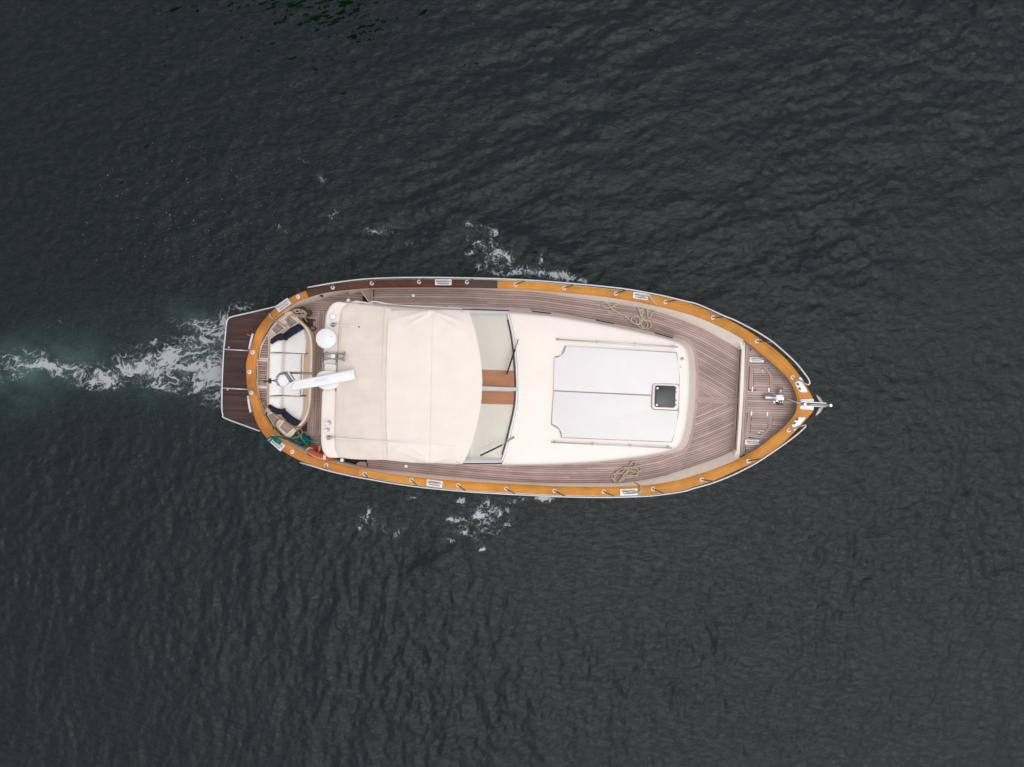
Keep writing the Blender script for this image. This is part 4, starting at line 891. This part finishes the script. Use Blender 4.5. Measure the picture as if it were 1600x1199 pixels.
for pts in ([(395.2, 521.6), (392.4, 532), (389.6, 546)], [(387.6, 618.6), (389, 630), (391.8, 644.6)]): tube('stern_grab_rail', [P(*q, .95) for q in pts], .026, M['white'], boat, 8)
tube('flag_socket', [P(386, 522.8, .8), P(393, 525.6, .8)], .012, M['varn2'], boat, 6)

# ------------------------------------------------------------------ stanchions, guard rails, cleats
ru = [(480.6, 449.4), (505, 445), (528, 441.2), (560, 437.2), (593, 435), (644, 433.8), (712, 434.2), (778, 435.8), (830, 438.2), (867.5, 441), (935, 447), (986, 453), (1036, 462.4), (1070, 470.6), (1091, 476), (1131, 493.6), (1148, 500.5), (1180, 517), (1204, 532), (1212.5, 538.6), (1229, 553), (1245, 568.6), (1258, 585), (1263.6, 593), (1265.2, 597.4), (1264.6, 600.4), (1261.4, 601.4), (1252, 595.4), (1239, 590)]
rl = [(468.6, 723), (490, 729), (515, 736.4), (552, 744.6), (580, 749.6), (610, 755), (661, 762), (729, 768.4), (779, 771.6), (830, 774.2), (867, 776), (935, 777.4), (1002, 776), (1036, 773), (1070, 767.6), (1082, 764), (1115, 754.4), (1148, 741), (1180, 724.6), (1204, 709), (1229, 691.6), (1245, 679.4), (1256, 669.6), (1259.6, 665.6), (1258.6, 664.4), (1250, 666.6), (1233, 672.4)]
HR = .62
def railz(q, last): 
    return zcap(q[0]) + HR
RU, RL = cr(ru, step=3), cr(rl, step=3)
def rail3(R, nend):
    out = []
    for i, q in enumerate(R):
        z = zcap(q[0]) + HR; k = len(R) - 1 - i
        if k < nend: z = zcap(q[0]) + HR * (k / nend) ** .7 + .02
        if i < 4: z -= .02 * (4 - i)
        out.append(P(q[0], q[1], z))
    return out
R3U, R3L = rail3(RU, 8), rail3(RL, 8)
gr = tube('guard_rail', R3U, .016, M['steelw'], boat, 8); gr2 = tube('guard_rail', R3L, .016, M['steelw'], boat, 8)
st_u = [(465.5, 464), (520, 449.6), (581, 443), (654.8, 440.8), (729.6, 441.2), (805.5, 445), (881.5, 450.4), (962.3, 459), (1039.6, 472.4), (1113.7, 496.4), (1182.4, 533.4), (1238.2, 589.7)]
st_l = [(456.7, 706), (509.8, 727), (569.8, 740.2), (642.7, 750.2), (715.6, 758.3), (790.8, 763.7), (866.3, 767), (943, 768.2), (1020, 763.9), (1096.3, 749.5), (1169, 720.7), (1232.2, 672.6)]
def stanchion(q, R3, tall=True):
    z = zcap(q[0]) + .004; b_ = Vector(P(*q, z))
    o = lathe('stanchion', [(.044, 0), (.044, .008), (.03, .02), (.024, .028), (.0, .028)], b_, M['white'], boat, 18)
    if tall and R3:
        tx = q[0] + np.interp(q[0], [500, 570, 800, 1000, 1180], [-3, 7, 16, 20, 27]); R_ = RU if R3 is R3U else RL
        k_ = int(np.argmin(np.abs(R_[:len(R_) - 12, 0] - tx))); best = Vector(R3[k_])
        tube('post', [b_, b_.lerp(best, .5), best], .0145, M['dsteel'], o, 8); lathe('socket', [(.02, 0), (.02, .006), (.0, .006)], b_ + Vector((0, 0, .026)), M['grey'], o, 10)
    else: lathe('socket', [(.016, 0), (.016, .012), (.0, .012)], b_ + Vector((0, 0, .026)), M['grey'], o, 10)
for q in st_u[:-1]: stanchion(q, R3U, q[0] > 500)
for q in st_l[:-1]: stanchion(q, R3L, q[0] > 500)
for q in (st_u[-1], st_l[-1]): stanchion(q, None, False)
for q in ((395, 550.7), (389.9, 581.4), (393, 613.8)): stanchion(q, None, False)
for q in ((645.6, 462), (634.3, 728.8)): lathe('deck_filler', [(.045, 0), (.045, .006), (.038, .010), (.034, .006), (.0, .007)], P(*q, zdeck(q[0]) + .004), M['steel'], boat, 20)
def cleat(cx, cy, ang, w_=26, h_=9, zz=None):
    z = (zz or zcap(cx) + .004); a = math.radians(-ang); c = Vector(P(cx, cy, z)); R_ = Matrix.Rotation(a, 4, 'Z')
    k = m_px(z); o = box('cleat', c + Vector((0, 0, .006)), w_ * k, h_ * k, .014, M['steelw'], boat, a, .005)
    def loc(x, y, h): return c + R_ @ Vector((x * k, y * k, h))
    for s in (-1, 1): lathe('cleat_post', [(.018, 0), (.015, .03), (.016, .05)], loc(s * w_ * .18, h_ * .12, .012), M['steel'], o, 10)
    tube('cleat_horn', [loc(-w_ * .42, h_ * .12, .075), loc(-w_ * .2, h_ * .12, .062), loc(w_ * .2, h_ * .12, .062), loc(w_ * .42, h_ * .12, .075)], [.010, .017, .017, .010], M['steel'], o, 8)
    box('fairlead_slot', loc(0, -h_ * .25, .014), w_ * .7 * k, h_ * .16 * k, .006, M['grey'], o, a, .001)
cleat(692.6, 441.4, 0); cleat(1002, 463, 9, 26, 10); cleat(442.5, 477, -35, 24, 11); cleat(679, 755.6, 8, 25, 10); cleat(982.4, 769, -2, 27, 10); cleat(432.6, 692.6, 42, 26, 12)
cleat(1182, 562.4, 2, 22, 7.4, ZB + .02); cleat(1175, 691.4, 3, 22, 7.4, ZB + .02)
for poly, sl in (([(1242, 598.4), (1247, 595.2), (1253, 597), (1258, 604.4), (1262, 611.4), (1261.4, 613.6), (1250.6, 613), (1247, 608)], ((1246.5, 600.5), (1249.5, 607.6))), ([(1237.2, 665), (1241, 658.6), (1247, 652.4), (1258, 652.2), (1258.8, 654), (1250.4, 664), (1239.6, 668.6)], ((1241.2, 661.6), (1245.6, 655.6)))):
    o = prism('bow_fairlead', poly, zcap(1250) - .02, zcap(1250) + .03, M['white'], boat, bev=.008)
    for q in sl: box('fairlead_slot', P(*q, zcap(1250) + .03), .035, .055, .012, M['black'], o, .9 if q[1] < 630 else -.9, .003)
for pl in ([(1247.6, 591.4), (1251, 589.2), (1256, 596), (1253, 596.2)], [(1238.4, 670.4), (1241.4, 673.4), (1247, 667.6), (1242, 668.6)]): prism('chafe_plate', pl, zcap(1248) - .02, zcap(1248) + .016, M['white'], boat, bev=.003)
bp_ = prism('bow_roller', [(1250.4, 626), (1251.2, 624.2), (1271, 623.6), (1271.8, 625), (1271.6, 639.8), (1270, 641), (1251.4, 639.6), (1250.2, 638)], zcap(1262) - .03, zcap(1262) + .025, M['white'], boat, bev=.006)
zb = zcap(1268) + .03
for dy in (-3.4, 3.2): bar('roller_cheek', (1252, 631.2 + dy), zb + .05, (1291, 633 + dy * .8), zb + .03, 1.3, .07, M['steel'], bp_)
for x_ in (1257, 1279, 1288): lathe('roller', [(.02, 0), (.03, .01), (.022, .04), (.03, .07), (.02, .08)], Vector(P(x_, 632 + (x_ - 1262) * .03, zb)) + Vector((0, -.04, 0)), M['dsteel'], bp_, 12, (0, 1, 0))

# windlass
wl = lathe('windlass', [(.03, 0), (.058, .02), (.062, .05), (.062, .18), (.05, .2), (.05, .24)], P(1193.4, 620.8, ZB + .10), M['steel'], boat, 20, (1, -.05, 0))
box('gearbox', P(1216.5, 623, ZB + .08), .19, .13, .15, M['steel'], wl, ROT, .03)
lathe('gypsy', [(.04, -.06), (.075, -.05), (.045, -.02), (.045, .01), (.075, .04), (.04, .05)], P(1218.6, 628.6, ZB + .09), M['dsteel'], wl, 18, (0, 1, 0))
lathe('capstan_drum', [(.045, 0), (.055, .01), (.035, .04), (.035, .09), (.055, .12), (.04, .13)], P(1219.4, 616, ZB + .12), M['steel'], wl, 18, (0, 1, .1))
prism('windlass_base', rrect(1216.5, 623.5, 16, 15, 2, 3), ZB, ZB + .02, M['steel'], wl, bev=.004)
# anchor and its chain: a thing of its own, held in the roller
anc = empty('anchor', P(1285, 633, zb - .3), 'galvanised plough anchor hanging in the bow roller', 'anchor')
tube('shank', [P(1252, 631.4, zb + .06), P(1275, 632.4, zb + .07), P(1290, 633.2, zb + .05), P(1297.4, 633.6, zb - .02), P(1298, 633.6, zb - .2)], [.02, .028, .03, .034, .03], M['dsteel'], anc, 8)
for s, pts in ((1, [(1274.6, 616.4), (1278, 617.6), (1283, 622), (1287, 628.6), (1288.6, 632.4), (1282, 632), (1279, 627)]), (-1, [(1273.6, 650), (1277, 649.4), (1282.6, 644.6), (1286.6, 638), (1288.4, 634), (1282, 634), (1278.4, 639.4)])):
    prism('fluke', pts, zb - .34, zb - .26, M['dsteel'], anc, bev=.015)
box('shackle', P(1258, 631.6, zb + .075), .07, .05, .03, M['steel'], anc, ROT, .01); lathe('crown', [(.03, 0), (.045, .03), (.03, .06)], P(1296.6, 633.6, zb + .0), M['steel'], anc, 12)
a, b_ = Vector(P(1226.4, 622.8, ZB + .13)), Vector(P(1249, 630.6, zb + .05))
tag(tube('anchor_line', [a, a.lerp(b_, .3) + Vector((0, .01, -.01)), a.lerp(b_, .7), b_], .011, M['steelw'], None, 6), 'thin pale line running from the windlass to the bow roller', 'line')

# ------------------------------------------------------------------ ropes (loose)
def rope(pts, r, mat, label, scale=None, org=(0, 0), zf=None, jit=.012, parts=None, cat='rope'):
    """pts in zoomed-crop pixels; each may carry its own height as third value"""
    q = []
    for p in pts:
        x, y = org[0] + p[0] / scale, org[1] + p[1] / scale
        q.append((x, y, p[2] if len(p) > 2 else zf(x) + r))
    c = cr(q, step=.7); out = []
    for i, a_ in enumerate(c):
        out.append(P(a_[0], a_[1], a_[2] + jit * (1 + math.sin(i * .31)) * .8))
    if parts is not None: return tube(parts, out, r, mat, None, 7)
    return tag(tube('mooring_rope', out, r, mat, None, 7), label, cat, 'mooring ropes on deck')
zc_ = zcap(1015) + .03
rope([(1150, 90, zc_ + .05), (1340, 20, zc_ + .04), (1380, 80, zc_), (1450, 170, zc_), (1545, 290, zc_ - .06), (1545, 370, .98), (1500, 430), (1420, 470), (1380, 560), (1335, 590), (1308, 555), (1308, 420), (1275, 362), (1215, 352), (1150, 400), (1128, 480), (1165, 580), (1220, 632), (1320, 668), (1395, 740), (1380, 830), (1300, 872), (1270, 860), (1310, 790), (1290, 700), (1200, 640), (1150, 640), (1130, 720), (1070, 760), (980, 735), (910, 670), (910, 600), (960, 560), (1060, 562), (1115, 620), (1108, 700), (1070, 752), (1000, 655), (1055, 760), (1140, 835), (1250, 862), (1200, 820), (1140, 760), (1180, 640), (1165, 520), (1195, 400), (1150, 380), (1110, 430), (1150, 540), (1170, 640), (1110, 735), (1040, 745), (940, 715), (860, 650), (740, 540), (700, 515), (620, 490), (480, 410), (390, 340), (330, 250), (280, 202), (220, 195), (172, 232), (185, 292), (245, 335), (330, 345), (400, 328), (470, 285), (540, 242), (600, 238), (780, 275), (1000, 303), (1075, 335), (1105, 430)],
     .016, M['ropew'], 'pale loosely tangled rope on the upper side deck below its cleat', 16, (930, 460), zdeck)
rope([(700, 860, zcap(980) + .08), (1010, 885, zcap(980) + .05), (1090, 868, zcap(985) + .03), (1150, 785, zcap(985) + .02), (1115, 705, zcap(985)), (1030, 652, 1.05), (940, 640), (800, 655), (725, 632), (700, 575), (760, 520), (880, 472), (1010, 450), (1062, 420), (1030, 372), (930, 342), (892, 300), (920, 252), (1000, 246), (1060, 300), (1075, 400), (1020, 455), (880, 440), (760, 470), (650, 570), (590, 640), (520, 650), (470, 570), (480, 480), (530, 375), (640, 305), (760, 250), (850, 262), (800, 330), (740, 440), (690, 540), (640, 600), (560, 600), (500, 570), (500, 480), (560, 410), (650, 390), (690, 440), (650, 530), (590, 590), (520, 590), (430, 530), (420, 470), (470, 410), (590, 380), (690, 360), (740, 300), (800, 262), (860, 200), (900, 140), (950, 98), (1000, 130), (1000, 205), (930, 250), (840, 330), (770, 450), (700, 540), (640, 590), (700, 470), (780, 330), (840, 260), (930, 245), (1010, 250), (1060, 215), (1120, 230), (1150, 290), (1110, 350), (1060, 330)],
     .0165, M['rope'], 'beige rope in a heaped coil on the lower side deck', 16, (930, 715), zdeck, .022)
zb_ = .95
rope([(345, 270, zcap(420) + .02), (372, 340, zcap(420) + .02), (430, 382, 1.12), (500, 432, .95), (560, 470, .90), (640, 520, .9), (700, 512, .90), (722, 460, .9), (705, 385, .92), (740, 325, .93), (830, 300, .9), (900, 322, .85), (1000, 338, .8), (1090, 320, .8), (1112, 260, .8), (1060, 212, .82), (960, 182, .84), (870, 190, .86), (832, 240, .86), (870, 290, .85), (960, 300, .82), (1060, 300, .8), (1080, 250, .8), (1010, 230, .84), (930, 250, .86), (880, 230, .86), (920, 190, .86), (990, 230, .84), (1060, 330, .75), (1100, 390, .65), (1130, 440, .6)],
     .0145, M['rope'], 'beige rope coiled in the upper stern corner and hung over the rail', 13.325, (395, 470), None, .02)
rope([(760, 260), (800, 235), (840, 260), (900, 210), (960, 240), (980, 170), (1040, 137), (1090, 170), (1080, 220), (1010, 260), (960, 220), (900, 180), (880, 220), (950, 260), (1040, 290), (1120, 300), (1180, 310), (1225, 260), (1190, 205), (1140, 210), (1130, 270), (1170, 300), (1210, 270), (1180, 230), (1150, 250), (1080, 200), (1000, 180), (870, 170)], .02, M['rope3'], 'dark olive rope bunched beneath the pale coil in the upper stern corner', 13.325, (395, 470), lambda x: .70, .02)
rope([(1080, 450), (1150, 520), (1250, 530), (1312, 575), (1290, 622), (1220, 612), (1160, 560), (1100, 490), (1090, 420), (1110, 380), (1160, 375)], .012, M['rope3'], 'thin dark cord looped on the cockpit floor', 13.325, (395, 470), lambda x: ZC + .015)
rope([(20, -280, zcap(395) + .03), (-60, -275, zcap(395) + .05), (10, -250, zcap(395) + .04), (60, -190, zcap(400)), (120, -120, 1.0), (300, 70, .98), (430, 210, .96), (560, 300, .98), (640, 350, .96), (560, 330, .93), (490, 400, .92), (462, 500, .92), (500, 600, .90), (600, 682, .86), (750, 722, .84), (900, 716, .84), (1000, 672, .84), (1032, 600, .84), (1000, 540, .86), (930, 510, .9), (860, 490, .94), (750, 420, .95), (660, 360, .97), (700, 400, .95), (820, 480, .92), (890, 540, .86), (960, 640, .86), (1010, 720, .84), (1080, 810, .80), (1150, 890, .78)],
     .0125, M['rope2'], 'tan rope looping from the stern post over the lower bench corner', 13.325, (395, 630), None, .006)
rnd = random.Random(3); pts = [(470, 760, zcap(430) + .07), (400, 740, zcap(430) + .08), (340, 800, zcap(425) + .02), (310, 770, zcap(425) - .02), (350, 720, zcap(425) + .02), (430, 700, zcap(430) + .05), (500, 740, zcap(432) + .09), (470, 800, zcap(432) + .09), (560, 830, zcap(434) + .08), (580, 800, zcap(434) + .08), (500, 760, zcap(432) + .09), (440, 780, zcap(432) + .09), (480, 720, zcap(432) + .05), (560, 705, 1.12), (650, 742, .95), (780, 738, .85)]
for k in range(64):
    s = k / 63; cx = 860 + 260 * (.5 + .5 * math.sin(k * 1.7)) ; cy = 610 + 190 * (.5 + .5 * math.sin(k * 1.7)) * .9
    a_ = k * 2.25 + rnd.uniform(-.5, .5); R_ = rnd.uniform(50, 130)
    pts.append((cx + R_ * math.cos(a_) * 1.0, cy + R_ * math.sin(a_) * .85 + 30, ZC + .05 + .0042 * k + rnd.uniform(0, .03)))
rope(pts, .0185, M['teal'], 'teal green rope heaped on the cockpit floor and tied to the lower stern cleat', 13.325, (395, 630), None, .0)

# life ring leaning under the aft roof
lr = empty('life_ring', P(495, 708, .5), 'orange life ring with white bands leaning under the lower aft roof corner', 'life ring')
cr3 = Vector(P(501, 709, .80)); axn = Vector((.36, .92, .16)).normalized(); X_ = axn.orthogonal().normalized(); X_ = Vector((1, -.35, .1)); X_ = (X_ - axn * X_.dot(axn)).normalized(); Y_ = axn.cross(X_)
def ringpts(r, a0=0, a1=360, n_=48): return [cr3 + (X_ * math.cos(math.radians(a0 + (a1 - a0) * i / n_)) + Y_ * math.sin(math.radians(a0 + (a1 - a0) * i / n_))) * r for i in range(n_ + 1)]
tube('buoyancy_ring', ringpts(.24), .082, M['red'], lr, 14, caps=False)
for a0 in (35, 125, 215, 305): tube('white_band', ringpts(.24, a0 - 6, a0 + 6, 6), .0855, M['white'], lr, 14)
tube('grab_line', ringpts(.325), .010, M['ropew'], lr, 6, caps=False)
